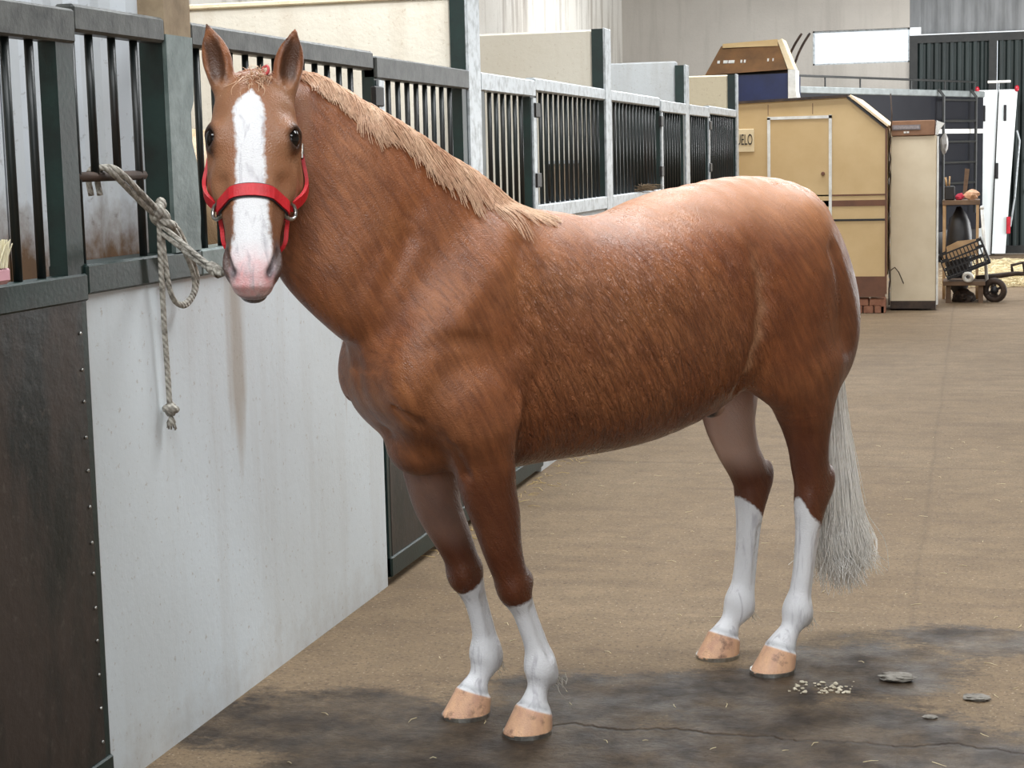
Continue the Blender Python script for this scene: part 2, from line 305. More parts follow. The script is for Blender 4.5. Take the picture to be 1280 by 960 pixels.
def door(y0,y1,label,rail,stile_side,bars,panel='sheet',silver_edge=True,rivets=True):
    yc=(y0+y1)/2; t=thing('stall_door',label,'stall door',(0,yc,.03),group='doors of the stall row')
    MB().box((-.04,y0,1.965),(.016,y1,2.05),.006).build('top_rail',M[rail],t)
    MB().box((-.035,y0+.03,.05),(.006,y1-.03,1.33)).build('sheet_panel',M[panel],t)
    MB().box((-.04,y0,1.315),(.014,y1,1.385),.005).build('middle_rail',M['green'],t); MB().box((-.04,y0,.03),(.014,y1,.11),.005).build('bottom_rail',M['green'],t)
    for ya,yb,s in ((y0,y0+.085,'near'),(y1-.085,y1,'far')):
        st=MB().box((-.045,ya,.03),(.004,yb,2.0)).build('stile',M['green'],t)
        if silver_edge and s==stile_side: MB().box((.005,ya+.02,1.36),(.016,yb,1.96)).build('edge_strip',M['silver'],t)
    for y in bars: inst('bar',barmesh(.62),t,(-.015,y-yc,1.355))
    if rivets:
        rv=None
        for k in range(14):
            z=.12+.09*k; zz=z+.01*rnd.random()
            if rv is None: q=MB().ico((0,0,0),(.0035,.0055,.0055),1); rv=mesh('rivet',q.v,q.f,True); rv.materials.append(M['steel'])
            inst('rivet',rv,t,(.008,y1-.045-yc,zz))
    ya,yb=(y0-.05,y0+.05) if stile_side=='near' else (y1-.05,y1+.05)
    for z in ((1.50,1.86) if stile_side!='none' else ()): MB().box((.005,ya,z),(.026,yb,z+.075),.004).build('hinge',M['black_metal'],t)
    return t
fr=lambda a,b,s:[a+s*i for i in range(int((b-a)/s)+1)]
door(2.6,4.09,'dark rust-stained sheet metal stall door at the left edge of the picture','rail','none',[3.10,3.22,3.34,3.45,3.56,3.68,3.796,3.908],silver_edge=False)
grille(4.09,4.612,'short stall grille with a cross bar holding the rope knot','rail','green',[4.125,4.222,4.348,4.476],midbar=(4.15,4.42,4.10,4.50),ly=4.785)
grille(4.785,6.40,'stall grille behind the horse\'s head above the white wall','rail','green_worn',fr(4.88,6.34,.122))
door(6.42,7.70,'dark green stall door behind the horse\'s mane and forelegs','rail','near',fr(6.64,7.55,.12))
door(7.90,8.95,'stall door just past the tall silver post, half hidden by the neck','silver','far',fr(8.02,8.80,.12),'green_worn')
grille(8.95,10.76,'stall grille over the silver ledge above the horse\'s withers','silver','silver',fr(9.06,10.7,.122))
grille(10.94,12.72,'stall grille above the middle of the horse\'s back with hay behind it','silver','silver',fr(11.06,12.66,.122))
door(12.74,13.90,'stall door in front of the pale grey partition above the croup','silver','near',fr(12.88,13.8,.12))
door(14.08,15.2,'narrow looking stall door just past the grey partition post','silver','far',fr(14.2,15.1,.12))
grille(15.2,16.99,'last stall grille of the row next to the beige caravan','silver','silver',fr(15.3,16.9,.122))
# feed chutes and hay behind the far grilles
M['tanboard']=pm('tan_board',(150,132,112),(112,96,80),9,.8)
for (y,lab) in ((10.58,'tan feed chute on the left of the silver post above the horse\'s back'),(11.42,'tan feed chute on the right of the silver post above the horse\'s back')):
    t=thing('feed_chute',lab,'feed chute',(-.22,y,1.36),group='feed chutes behind the grilles'); b=MB()
    b.box((-.30,y-.11,1.2),(-.28,y+.11,1.62)); b.box((-.16,y-.11,1.2),(-.14,y+.11,1.62)); b.box((-.30,y-.11,1.2),(-.14,y-.09,1.62)); b.box((-.30,y+.09,1.2),(-.14,y+.11,1.62)); b.build('chute_body',M['tanboard'],t)
    MB().box((-.31,y-.125,1.615),(-.13,y+.125,1.635)).build('rim',M['silver'],t)
# ------------------------------------------------------------------ horse shape: smooth implicit surface
A=np.array
def nrm(v): v=A(v,float); return v/np.linalg.norm(v)
def cr(nodes,sub):
    n=A(nodes,float); p=np.vstack([2*n[0]-n[1],n,2*n[-1]-n[-2]]); out=[]
    for i in range(1,len(p)-2):
        for k in range(sub):
            t=k/sub; a,b,c,d=p[i-1],p[i],p[i+1],p[i+2]
            out.append(.5*((2*b)+(c-a)*t+(2*a-5*b+4*c-d)*t*t+(3*b-a-3*c+d)*t**3))
    out.append(n[-1]); return A(out)
class Sweep:
    # nodes: x,y,z, r_up, r_dn, r_side, n
    def __init__(s,nodes,ref,sub=5,cap=(.8,.8)):
        q=cr(nodes,sub); s.c=q[:,:3]; s.r=np.maximum(q[:,3:6],.004); s.n=q[:,6]; s.cap=cap
        T=np.gradient(s.c,axis=0); T/=np.linalg.norm(T,axis=1)[:,None]; ref=A(ref,float)
        U=ref-(T@ref)[:,None]*T; U/=np.linalg.norm(U,axis=1)[:,None]
        s.T=T; s.U=U; s.S=np.cross(T,U)
        m=s.r.max(); s.lo=s.c.min(0)-m; s.hi=s.c.max(0)+m; s.mid=None
    def __call__(s,P):
        N=len(P); best=np.full(N,1e9,np.float32); bi=np.zeros(N,np.int32); bt=np.zeros(N,np.float32)
        for i in range(len(s.c)-1):
            a=s.c[i]; d=s.c[i+1]-a; L=d@d; q=P-a
            t=np.clip((q@d)/L,0,1).astype(np.float32)
            q-=t[:,None]*d; dd=np.einsum('ij,ij->i',q,q)
            m=dd<best; best[m]=dd[m]; bi[m]=i; bt[m]=t[m]
        f=bt[:,None]; j=bi+1
        L=lambda X: X[bi]*(1-f)+X[j]*f
        q=P-L(s.c); T=L(s.T); U=L(s.U); S=L(s.S); r=L(s.r); n=s.n[bi]*(1-bt)+s.n[j]*bt
        u=np.einsum('ij,ij->i',q,U); v=np.einsum('ij,ij->i',q,S); w=np.einsum('ij,ij->i',q,T)
        ru=np.where(u>0,r[:,0],r[:,1]); capr=np.where(bi<len(s.c)//2,s.cap[0],s.cap[1])*np.minimum(ru,r[:,2])
        endm=((bi==0)&(bt<=0))|((bi==len(s.c)-2)&(bt>=1))
        w=np.where(endm,w,0)
        val=((np.abs(u)/ru)**n+(np.abs(v)/r[:,2])**n+(np.abs(w)/capr)**n)**(1/n)
        ln=np.sqrt(u*u+v*v+w*w); mr=np.minimum(ru,r[:,2])
        return np.where(val>.25,ln*(1-1/np.maximum(val,.2)),(val-1)*mr)
class Ell:
    def __init__(s,c,r,X=(1,0,0),Z=(0,0,1)):
        s.c=A(c,float); s.r=A(r,float); x=nrm(X); z=A(Z,float); z=nrm(z-(z@x)*x); s.M=A([x,np.cross(z,x),z])
        m=s.r.max(); s.lo=s.c-m; s.hi=s.c+m
    def __call__(s,P):
        q=(P-s.c)@s.M.T; k0=np.sqrt(((q/s.r)**2).sum(1)); k1=np.sqrt(((q/s.r**2)**2).sum(1))
        return np.where(k1>1e-9,k0*(k0-1)/np.maximum(k1,1e-9),-s.r.min())
def smin(a,b,k): h=np.clip(.5+.5*(b-a)/k,0,1); return b+(a-b)*h-k*h*(1-h)
def smax(a,b,k): return -smin(-a,-b,k)
def pdist(P,pts):
    best=np.full(len(P),1e9)
    pts=A(pts,float)
    for a,b in zip(pts[:-1],pts[1:]):
        d=b-a; q=P-a; t=np.clip((q@d)/(d@d),0,1); q=q-t[:,None]*d
        best=np.minimum(best,np.einsum('ij,ij->i',q,q))
    return np.sqrt(best)
# ---------------- placement of the head
HSC=1.055; HO=A([.738,.049,1.900]); HN0=nrm([.50,.866,0]); AL=math.radians(22); RO=math.radians(-1.5)
HD=-A([0,0,1.])*math.cos(AL)+HN0*math.sin(AL); HN=HN0*math.cos(AL)+A([0,0,1.])*math.sin(AL); HS=np.cross(HN,HD)
HD,HS=HD*math.cos(RO)+HS*math.sin(RO),HS*math.cos(RO)-HD*math.sin(RO)
HM=A([HS,HD,HN])          # rows: side, along, out
def h2w(p): return HO+A(p,float)@HM*HSC
def w2h(P): return (P-HO)@HM.T/HSC
# ---------------- primitives in horse space
def body_prims():
    Z=(0,0,1); X=(1,0,0); L=[]
    tr=Sweep([(.367,0,1.093,.1046,.1256,.1256,2),(.29,0,1.102,.1778,.2092,.1778,2),(.157,0,1.111,.303,.3344,.2142,2),(.002,0,1.131,.3811,.3706,.2349,2.1),(-.163,0,1.129,.3753,.3649,.2658,2.1),(-.328,0,1.117,.3621,.3486,.2966,2.15),(-.492,0,1.126,.3607,.343,.3066,2.2),(-.657,0,1.155,.376,.3303,.2939,2.2),(-.801,0,1.205,.3655,.3064,.2721,2.2),(-.934,0,1.255,.3261,.2804,.2648,2.2),(-1.055,0,1.275,.3041,.2076,.2439,2.2),(-1.163,0,1.273,.2748,.1763,.2074,2.2),(-1.265,0,1.251,.2071,.145,.1346,2.1)],Z,3,cap=(.5,.5))
    L.append((tr,.0))
    nk=Sweep([(.032,0,1.235,.2826,.314,.178,2),(.205,.0,1.384,.272,.335,.158,2),(.378,-.008,1.545,.2238,.328,.121,2.05),(.50,-.05,1.675,.178,.24,.103,2.1),(.59,-.075,1.77,.14,.155,.09,2.1),(.648,-.07,1.815,.07,.09,.076,2)],Z,12,cap=(.5,.6))
    L.append((nk,.06))
    L.append((Ell((.20,0,.902),(.15,.12,.115),(.75,0,-.65),Z),.07))                 # brisket
    L.append((Ell((.32,0,1.07),(.10,.115,.15)),.06))
    L.append((Ell((-.815,.01,.880),(.075,.04,.048),(1,0,.5),Z),.03))                # sheath
    for s in (1,-1):
        L.append((Ell((.165,.115*s,1.236),(.325,.11,.147),(.67,.08*s,-.74),Z),.06))     # shoulder
        L.append((Ell((.272,.095*s,1.035),(.108,.096,.146)),.06))                       # breast
        L.append((Ell((.175,.172*s,.985),(.15,.092,.128),(.8,0,.6),Z),.03))           # upper arm
        L.append((Ell((-1.02,.145*s,1.213),(.214,.15,.30),(1,0,.25),Z),.06))          # haunch
        L.append((Ell((-1.027,.165*s,1.027),(.182,.108,.175),(1,0,.1),Z),.04))          # thigh
        L.append((Ell((-1.20,.122*s,1.15),(.128,.126,.265),(1,0,-.1),Z),.05))          # buttock
    def leg(pts,k): L.append((Sweep(pts,X,3,cap=(.8,.25)),k))
    leg([(0.126,0.156,0.916,0.1258,0.0891,0.0944,2),(0.113,0.146,0.814,0.0992,0.0814,0.0835,2),(0.104,0.137,0.734,0.0832,0.0801,0.0728,2),(0.082,0.133,0.653,0.0705,0.0768,0.0622,2),(0.062,0.13,0.567,0.0579,0.0621,0.0538,2),(0.037,0.126,0.497,0.0516,0.0516,0.0485,2),(0.019,0.126,0.446,0.0474,0.0464,0.0474,2.3),(0.007,0.126,0.406,0.0412,0.0422,0.0422,2.3),(-0.01,0.126,0.366,0.0321,0.0393,0.0321,2),(-0.028,0.126,0.316,0.0299,0.0392,0.0288,2),(-0.048,0.126,0.261,0.0309,0.0411,0.0298,2),(-0.065,0.126,0.206,0.0379,0.043,0.0379,2),(-0.068,0.126,0.171,0.0388,0.044,0.0388,2),(-0.06,0.126,0.137,0.0285,0.0312,0.0294,2),(-0.046,0.126,0.097,0.033,0.0386,0.0358,2),(-0.039,0.126,0.068,0.051,0.0561,0.051,2)],.05)
    leg([(0.111,-0.148,0.933,0.124,0.1137,0.1033,2),(0.122,-0.141,0.809,0.0929,0.1032,0.0846,2),(0.121,-0.133,0.717,0.0763,0.0856,0.0722,2),(0.107,-0.126,0.644,0.069,0.0721,0.0618,2),(0.073,-0.122,0.567,0.0597,0.0617,0.0535,2),(0.045,-0.118,0.501,0.0514,0.0534,0.0493,2),(0.024,-0.118,0.446,0.0482,0.0472,0.0472,2.3),(0.008,-0.118,0.395,0.0432,0.0422,0.0422,2.3),(-0.007,-0.118,0.35,0.0339,0.0391,0.0319,2),(-0.023,-0.118,0.295,0.0319,0.038,0.0297,2),(-0.036,-0.118,0.236,0.0349,0.0409,0.0318,2),(-0.042,-0.118,0.179,0.0428,0.0469,0.0397,2),(-0.039,-0.118,0.146,0.0366,0.0385,0.0348,2),(-0.016,-0.118,0.11,0.0311,0.032,0.0311,2),(0.001,-0.118,0.082,0.0407,0.0448,0.0417,2),(0.01,-0.118,0.063,0.0508,0.0569,0.0508,2)],.05)
    leg([(-1.095,0.16,0.988,0.1559,0.1455,0.1039,2),(-1.1,0.154,0.917,0.1327,0.1296,0.0985,2),(-1.108,0.147,0.851,0.1085,0.1064,0.0909,2),(-1.123,0.137,0.787,0.0824,0.0906,0.0762,2),(-1.135,0.132,0.717,0.0657,0.0739,0.0616,2),(-1.144,0.127,0.652,0.0594,0.0758,0.0533,2),(-1.155,0.126,0.592,0.0573,0.0818,0.0491,2),(-1.154,0.126,0.552,0.0562,0.0756,0.048,2.2),(-1.148,0.126,0.502,0.051,0.0531,0.0449,2.2),(-1.141,0.126,0.452,0.0418,0.0459,0.0398,2),(-1.129,0.126,0.377,0.0348,0.0429,0.0337,2),(-1.115,0.126,0.293,0.0326,0.0418,0.0316,2),(-1.1,0.126,0.219,0.0356,0.0437,0.0347,2),(-1.091,0.126,0.172,0.0415,0.0456,0.0405,2),(-1.065,0.126,0.131,0.031,0.0337,0.031,2),(-1.035,0.126,0.095,0.0394,0.0435,0.0404,2),(-1.015,0.126,0.067,0.0505,0.0556,0.0505,2)],.05)
    leg([(-1.064,-0.16,1.005,0.1483,0.1535,0.1023,2),(-1.041,-0.147,0.902,0.1176,0.1227,0.0921,2),(-1.029,-0.13,0.829,0.0922,0.1024,0.0901,2),(-1.033,-0.122,0.762,0.0798,0.087,0.0798,2),(-1.055,-0.114,0.685,0.0675,0.0767,0.0675,2),(-1.085,-0.111,0.624,0.0613,0.0766,0.0572,2),(-1.107,-0.111,0.574,0.0592,0.0816,0.051,2),(-1.111,-0.111,0.534,0.0561,0.0713,0.0489,2.2),(-1.108,-0.111,0.489,0.0509,0.0529,0.0458,2.2),(-1.101,-0.111,0.439,0.0427,0.0478,0.0407,2),(-1.091,-0.111,0.355,0.0366,0.0449,0.0356,2),(-1.079,-0.111,0.266,0.0366,0.0448,0.0346,2),(-1.066,-0.111,0.197,0.0405,0.0465,0.0384,2),(-1.051,-0.111,0.148,0.041,0.0437,0.0391,2),(-1.019,-0.111,0.111,0.0328,0.0346,0.0328,2),(-0.997,-0.111,0.079,0.0424,0.0464,0.0424,2),(-0.981,-0.111,0.055,0.0525,0.0565,0.0525,2)],.05)
    for (x,y,z,r) in ((-.067,.126,.188,.039),(-.04,-.118,.175,.041),(-1.092,.126,.182,.041),(-1.055,-.111,.163,.043)): L.append((Ell((x,y,z),(r*1.06,r,r*1.25)),.03))
    for (x,y,z) in ((.032,.126,.442),(.045,-.118,.437)):
        L.append((Ell((x,y,z),(.032,.046,.052)),.02)); L.append((Ell((x-.045,y,z+.012),(.03,.032,.035)),.02))
    # heel / ergot bulbs, hock points
    for (x,y,z) in ((-.103,.126,.155),(-.07,-.118,.16),(-1.125,.126,.157),(-1.09,-.111,.145)): L.append((Ell((x,y,z),(.022,.026,.032)),.02))
    for (x,y,z) in ((-1.222,.126,.595),(-1.175,-.111,.585)): L.append((Ell((x,y,z),(.028,.026,.05),(1,0,.3),Z),.03))
    return L
HOOF=[(-.022,.13),(.028,-.118),(-.985,.13),(-.966,-.111)]
HOOFTOP=[(-.043,.126),(.0,-.118),(-1.02,.126),(-.995,-.111)]
def hoof(P,i):
    # truncated cone with a sloping coronet, in horse space
    bx,by=HOOF[i]; tx,ty=HOOFTOP[i]; h=.082; f=np.clip(P[:,2]/h,-.2,1.2)
    cx=bx+(tx-bx)*f; r=.0695-.016*f; x=P[:,0]-cx; y=P[:,1]-by
    rx=np.where(x>0,r*(1.30-.22*f),r*.95); val=np.sqrt((x/rx)**2+(y/(r*.96))**2); d=(val-1)*r
    top=(P[:,2]-(.068+.35*(P[:,0]-cx)))*.94
    return np.maximum(np.maximum(d,top),.006-P[:,2])
def head_sdf(Q):
    Q=Q.copy(); y=Q[:,1]; Q[:,1]=np.where(y>.17,.17+(y-.17)/.905,y); w=1+.13*np.clip((y-.2)/.12,0,1)-.08*np.clip((y-.40)/.08,0,1); Q[:,0]/=w
    O=(0,0,1); n=2.3
    # dorsal half: nodes (side, along, out)
    d=Sweep([(0,.015,-.055,.04,.06,.06,2.),(0,.045,-.06,.058,.07,.085,2.2),(0,.08,-.065,.072,.09,.098,2.3),(0,.13,-.07,.08,.10,.104,2.4),(0,.18,-.07,.08,.10,.102,2.4),(0,.23,-.07,.077,.09,.090,2.4),(0,.29,-.068,.07,.075,.076,2.4),
             (0,.36,-.062,.06,.06,.066,2.4),(0,.43,-.058,.053,.055,.0605,2.4),(0,.49,-.058,.05,.055,.060,2.5),(0,.54,-.06,.046,.05,.056,2.4),(0,.575,-.064,.036,.04,.046,2.3)],O,cap=(.6,.55))(Q)
    def E(c,r,k,X=(1,0,0),Zv=(0,0,1)):
        nonlocal d
        d=smin(d,Ell(c,r,X,Zv)(Q),k)
    for s in (1,-1):
        E((.068*s,.235,-.14),(.044,.105,.095),.04)       # cheek
        E((.082*s,.168,-.038),(.028,.042,.035),.035)     # brow / orbit
        E((.042*s,.515,-.066),(.023,.044,.036),.022)      # nostril wing
        E((.078*s,.27,-.075),(.10,.012,.014),.025,(-.25*s,1,0))  # facial crest
    # lower jaw bars and chin
    j=Sweep([(0,.10,-.15,.06,.07,.06,2),(0,.20,-.165,.06,.08,.068,2),(0,.30,-.14,.05,.05,.055,2),(0,.40,-.115,.04,.035,.042,2),(0,.48,-.11,.035,.03,.038,2),(0,.53,-.112,.03,.03,.04,2),(0,.562,-.10,.024,.026,.036,2)],O,cap=(.6,.7))(Q)
    d=smin(d,j,.035)
    E((0,.582,-.078),(.037,.027,.028),.018)                # upper lip
    E((0,.586,-.108),(.031,.022,.02),.008)                # lower lip
    for s in (1,-1):
        # nostril opening, comma shaped
        c=Sweep([(.040*s,.552,-.030,.010,.012,.007,2),(.052*s,.532,-.030,.015,.018,.011,2),(.058*s,.505,-.036,.014,.018,.011,2),(.058*s,.488,-.044,.008,.010,.006,2)],O)(Q)
        d=smax(d,-c,.006)
        # eye pit
        d=smax(d,-Ell((.101*s,.174,-.026),(.0195,.025,.021),(1,0,.5*s),(0,0,1))(Q),.006)
        d=d+.006*np.exp(-(pdist(Q,[(.085*s,.115,-.01),(.092*s,.125,-.035)])/.022)**2)   # hollow over the eye
        d=d-.007*np.exp(-(pdist(Q,[(.078*s,.163,-.002),(.096*s,.150,-.016),(.110*s,.156,-.046)])/.010)**2)  # upper lid
        d=d-.004*np.exp(-(pdist(Q,[(.080*s,.194,-.006),(.10*s,.203,-.026)])/.008)**2)
        d=d+.009*np.exp(-(pdist(Q,[(.062*s,.30,-.03),(.057*s,.38,-.032),(.055*s,.46,-.035)])/.02)**2)
        d=d+.006*np.exp(-(pdist(Q,[(.095*s,.225,-.05),(.09*s,.30,-.11)])/.022)**2)
    # mouth line
    d=d+.005*np.exp(-(pdist(Q,[(.06,.535,-.098),(.045,.57,-.094),(0,.605,-.09),(-.045,.57,-.094),(-.06,.535,-.098)])/.006)**2)
    return d
def ear(P,s):
    base=h2w((.074*s,.03+(.012 if s*HS[0]<0 else 0),-.05)); up=nrm(A([0,0,1.])+HS*(.20*s)-HN0*.06); face=nrm(HN0+HS*.25*s)
    f=lambda a,b,c: tuple(base+(up*a+face*b+np.cross(up,face)*c)*1.05)
    o=Sweep([f(-.02,0,0)+(.026,.03,.028,2),f(.03,0,0)+(.028,.03,.036,2),f(.07,0,0)+(.025,.026,.039,2),f(.105,.003,0)+(.018,.02,.031,2),f(.135,.008,0)+(.010,.011,.014,2),f(.153,.012,0)+(.004,.005,.005,2)],face,cap=(.6,.8))
    i=Sweep([f(.012,.030,0)+(.020,.016,.010,2),f(.04,.032,0)+(.022,.028,.026,2),f(.075,.032,0)+(.022,.030,.030,2),f(.105,.028,0)+(.018,.022,.022,2),f(.13,.022,0)+(.012,.012,.008,2)],face,cap=(.7,.8))
    return smax(o(P),-i(P),.005)
def feat(P):
    """muscle edges, folds and veins: added to the field (positive = groove)"""
    D=np.zeros(len(P))
    def g(pts,amp,w):
        p=A(pts,float); lo=p.min(0)-3*w; hi=p.max(0)+3*w; m=((P>lo)&(P<hi)).all(1)
        if m.any(): D[m]+=amp*np.exp(-(pdist(P[m],p)/w)**2)
    for s in (1,-1):
        g([(.007,.25*s,1.032),(.026,.24*s,.96),(.043,.22*s,.888),(.038,.18*s,.819),(.019,.12*s,.772)],.026,.019)   # behind the elbow
        g([(.428,.2*s,1.092),(.395,.22*s,1.143),(.306,.24*s,1.173),(.183,.245*s,1.161),(.083,.25*s,1.117)],.028,.02)  # over the triceps
        g([(.027,.2*s,1.416),(.043,.23*s,1.287),(.048,.24*s,1.149)],.010,.026)
        g([(.337,.13*s,1.444),(.419,.13*s,1.296),(.443,.12*s,1.16)],.018,.026)
        g([(.379,.12*s,1.0),(.329,.17*s,.926),(.254,.19*s,.861),(.199,.17*s,.79)],.018,.014)
        g([(-.768,.27*s,1.435),(-.807,.27*s,1.328),(-.817,.27*s,1.212),(-.8,.26*s,1.087),(-.779,.24*s,1.005),(-.787,.2*s,.946)],.02,.03)  # flank
        g([(-1.117,.26*s,1.346),(-1.161,.24*s,1.168),(-1.182,.2*s,.983),(-1.174,.18*s,.862)],.012,.028)                # ham
        g([(.30,.11*s,1.529),(.438,.10*s,1.382),(.506,.09*s,1.278)],.007,.032)                                    # jugular groove
    for s in (1,-1):
        g([(-.02,.12*s,1.48),(.12,.2*s,1.34),(.25,.23*s,1.22)],-.006,.035)      # spine of the shoulder blade
        g([(.05,.23*s,.985),(.06,.23*s,.955)],-.012,.026)                        # point of the elbow
        g([(-.70,.25*s,1.44),(-.755,.26*s,1.40)],-.010,.035)                     # point of the hip
        g([(-.72,.27*s,1.12),(-.76,.26*s,1.0)],-.006,.03)
    g([(.456,0,1.135),(.391,0,1.01),(.305,0,.906)],.012,.03)                                                       # breast cleft
    # tendon grooves
    for pts in ([(-.022,.155,.375),(-.055,.156,.283),(-.078,.158,.222)],[(-1.165,.158,.44),(-1.149,.158,.34),(-1.124,.158,.221)],[(-.018,-.088,.36),(-.048,-.086,.24)],[(-1.118,-.076,.417),(-1.092,-.076,.229)]): g(pts,.011,.0105)
    return D
def field(P,prims):
    d=np.full(len(P),1e3)
    for f,k in prims:
        m=((P>f.lo-.14)&(P<f.hi+.14)).all(1)
        if m.any():
            v=f(P[m]); d[m]=smin(d[m],v,k) if k>0 else np.minimum(d[m],v)
    d+=feat(P)
    for i in range(4):
        hx,hy=HOOF[i]; m=(np.abs(P[:,0]-hx)<.16)&(np.abs(P[:,1]-hy)<.16)&(P[:,2]<.2)
        if m.any(): d[m]=smin(d[m],hoof(P[m],i),.006)
    Q=w2h(P); m=(np.abs(Q[:,0])<.19)&(Q[:,1]>-.06)&(Q[:,1]<.68)&(Q[:,2]>-.32)&(Q[:,2]<.08)
    if m.any(): d[m]=smin(d[m],head_sdf(Q[m])*HSC,.016)
    m=(np.abs(Q[:,0])<.20)&(Q[:,1]>-.22)&(Q[:,1]<.10)&(Q[:,2]>-.22)&(Q[:,2]<.08)
    if m.any():
        q=P[m]; e=d[m]
        for s in (1,-1): e=smin(e,ear(q,s),.014)
        d[m]=e
    # sheath
    return d
def surface(h=.006,lo=(-1.40,-.42,-.01),hi=(1.12,.60,2.09)):
    prims=body_prims(); lo=A(lo); hi=A(hi); B=8; H=h*B
    nb=np.ceil((hi-lo)/H).astype(int)
    gi=np.stack(np.meshgrid(*[np.arange(n) for n in nb],indexing='ij'),-1).reshape(-1,3)
    c=lo+(gi+.5)*H; v=np.concatenate([field(c[i:i+60000],prims) for i in range(0,len(c),60000)])
    act=gi[np.abs(v)<H*1.15+.012]
    n=nb*B+1; V=np.full(n,9.,np.float32)
    # sign fill for inactive blocks is irrelevant: only cells inside active blocks are meshed
    off=np.stack(np.meshgrid(*[np.arange(B+1)]*3,indexing='ij'),-1).reshape(-1,3)
    M=np.zeros(n,bool); 
    for b in act: M[b[0]*B:b[0]*B+B+1,b[1]*B:b[1]*B+B+1,b[2]*B:b[2]*B+B+1]=True
    idx=np.argwhere(M); vals=np.empty(len(idx),np.float32)
    for i in range(0,len(idx),400000): vals[i:i+400000]=field(lo+idx[i:i+400000]*h,prims)
    V[M]=vals
    ok=M[:-1,:-1,:-1].copy()
    cor=[(a,b,c) for a in (0,1) for b in (0,1) for c in (0,1)]
    sl=lambda X,o: X[o[0]:X.shape[0]-1+o[0],o[1]:X.shape[1]-1+o[1],o[2]:X.shape[2]-1+o[2]]
    neg=V<0; cnt=sum(sl(neg,o).astype(np.int8) for o in cor); allM=np.logical_and.reduce([sl(M,o) for o in cor])
    cell=(cnt>0)&(cnt<8)&allM; ci=np.argwhere(cell); vid=np.full(cell.shape,-1,np.int32); vid[cell]=np.arange(len(ci))
    cv=np.stack([V[ci[:,0]+o[0],ci[:,1]+o[1],ci[:,2]+o[2]] for o in cor],1)
    acc=np.zeros((len(ci),3)); num=np.zeros(len(ci))
    for a in range(8):
        for b in range(a+1,8):
            oa,ob=A(cor[a]),A(cor[b])
            if np.abs(oa-ob).sum()!=1: continue
            m=(cv[:,a]<0)!=(cv[:,b]<0); t=cv[m,a]/(cv[m,a]-cv[m,b]); acc[m]+=oa+t[:,None]*(ob-oa); num[m]+=1
    verts=lo+(ci+acc/num[:,None])*h
    faces=[]
    for ax in range(3):
        o=[0,0,0]; o[ax]=1; e=[slice(None)]*3; f=[slice(None)]*3; e[ax]=slice(0,-1); f[ax]=slice(1,None)
        ch=(neg[tuple(e)]!=neg[tuple(f)])&M[tuple(e)]&M[tuple(f)]; ids=np.argwhere(ch); b,c=[(1,2),(2,0),(0,1)][ax]
        okm=(ids[:,b]>0)&(ids[:,c]>0)&(ids[:,b]<cell.shape[b])&(ids[:,c]<cell.shape[c]); ids=ids[okm]
        flip=neg[ids[:,0],ids[:,1],ids[:,2]]
        def at(db,dc):
            q=ids.copy(); q[:,b]+=db; q[:,c]+=dc; return vid[q[:,0],q[:,1],q[:,2]]
        Q=np.stack([at(-1,-1),at(0,-1),at(0,0),at(-1,0)],1); Q[~flip]=Q[~flip][:,::-1]; faces.append(Q)
    faces=np.vstack(faces); faces=faces[(faces>=0).all(1)]
    # keep the largest piece only is not needed; light smoothing
    for it in range(2):
        s=np.zeros_like(verts); k=np.zeros(len(verts))
        for a,b in ((0,1),(1,2),(2,3),(3,0)):
            np.add.at(s,faces[:,a],verts[faces[:,b]]); np.add.at(s,faces[:,b],verts[faces[:,a]]); np.add.at(k,faces[:,a],1); np.add.at(k,faces[:,b],1)
        verts=verts+(.5 if it%2==0 else .3)*(s/np.maximum(k,1)[:,None]-verts)
    return verts,faces
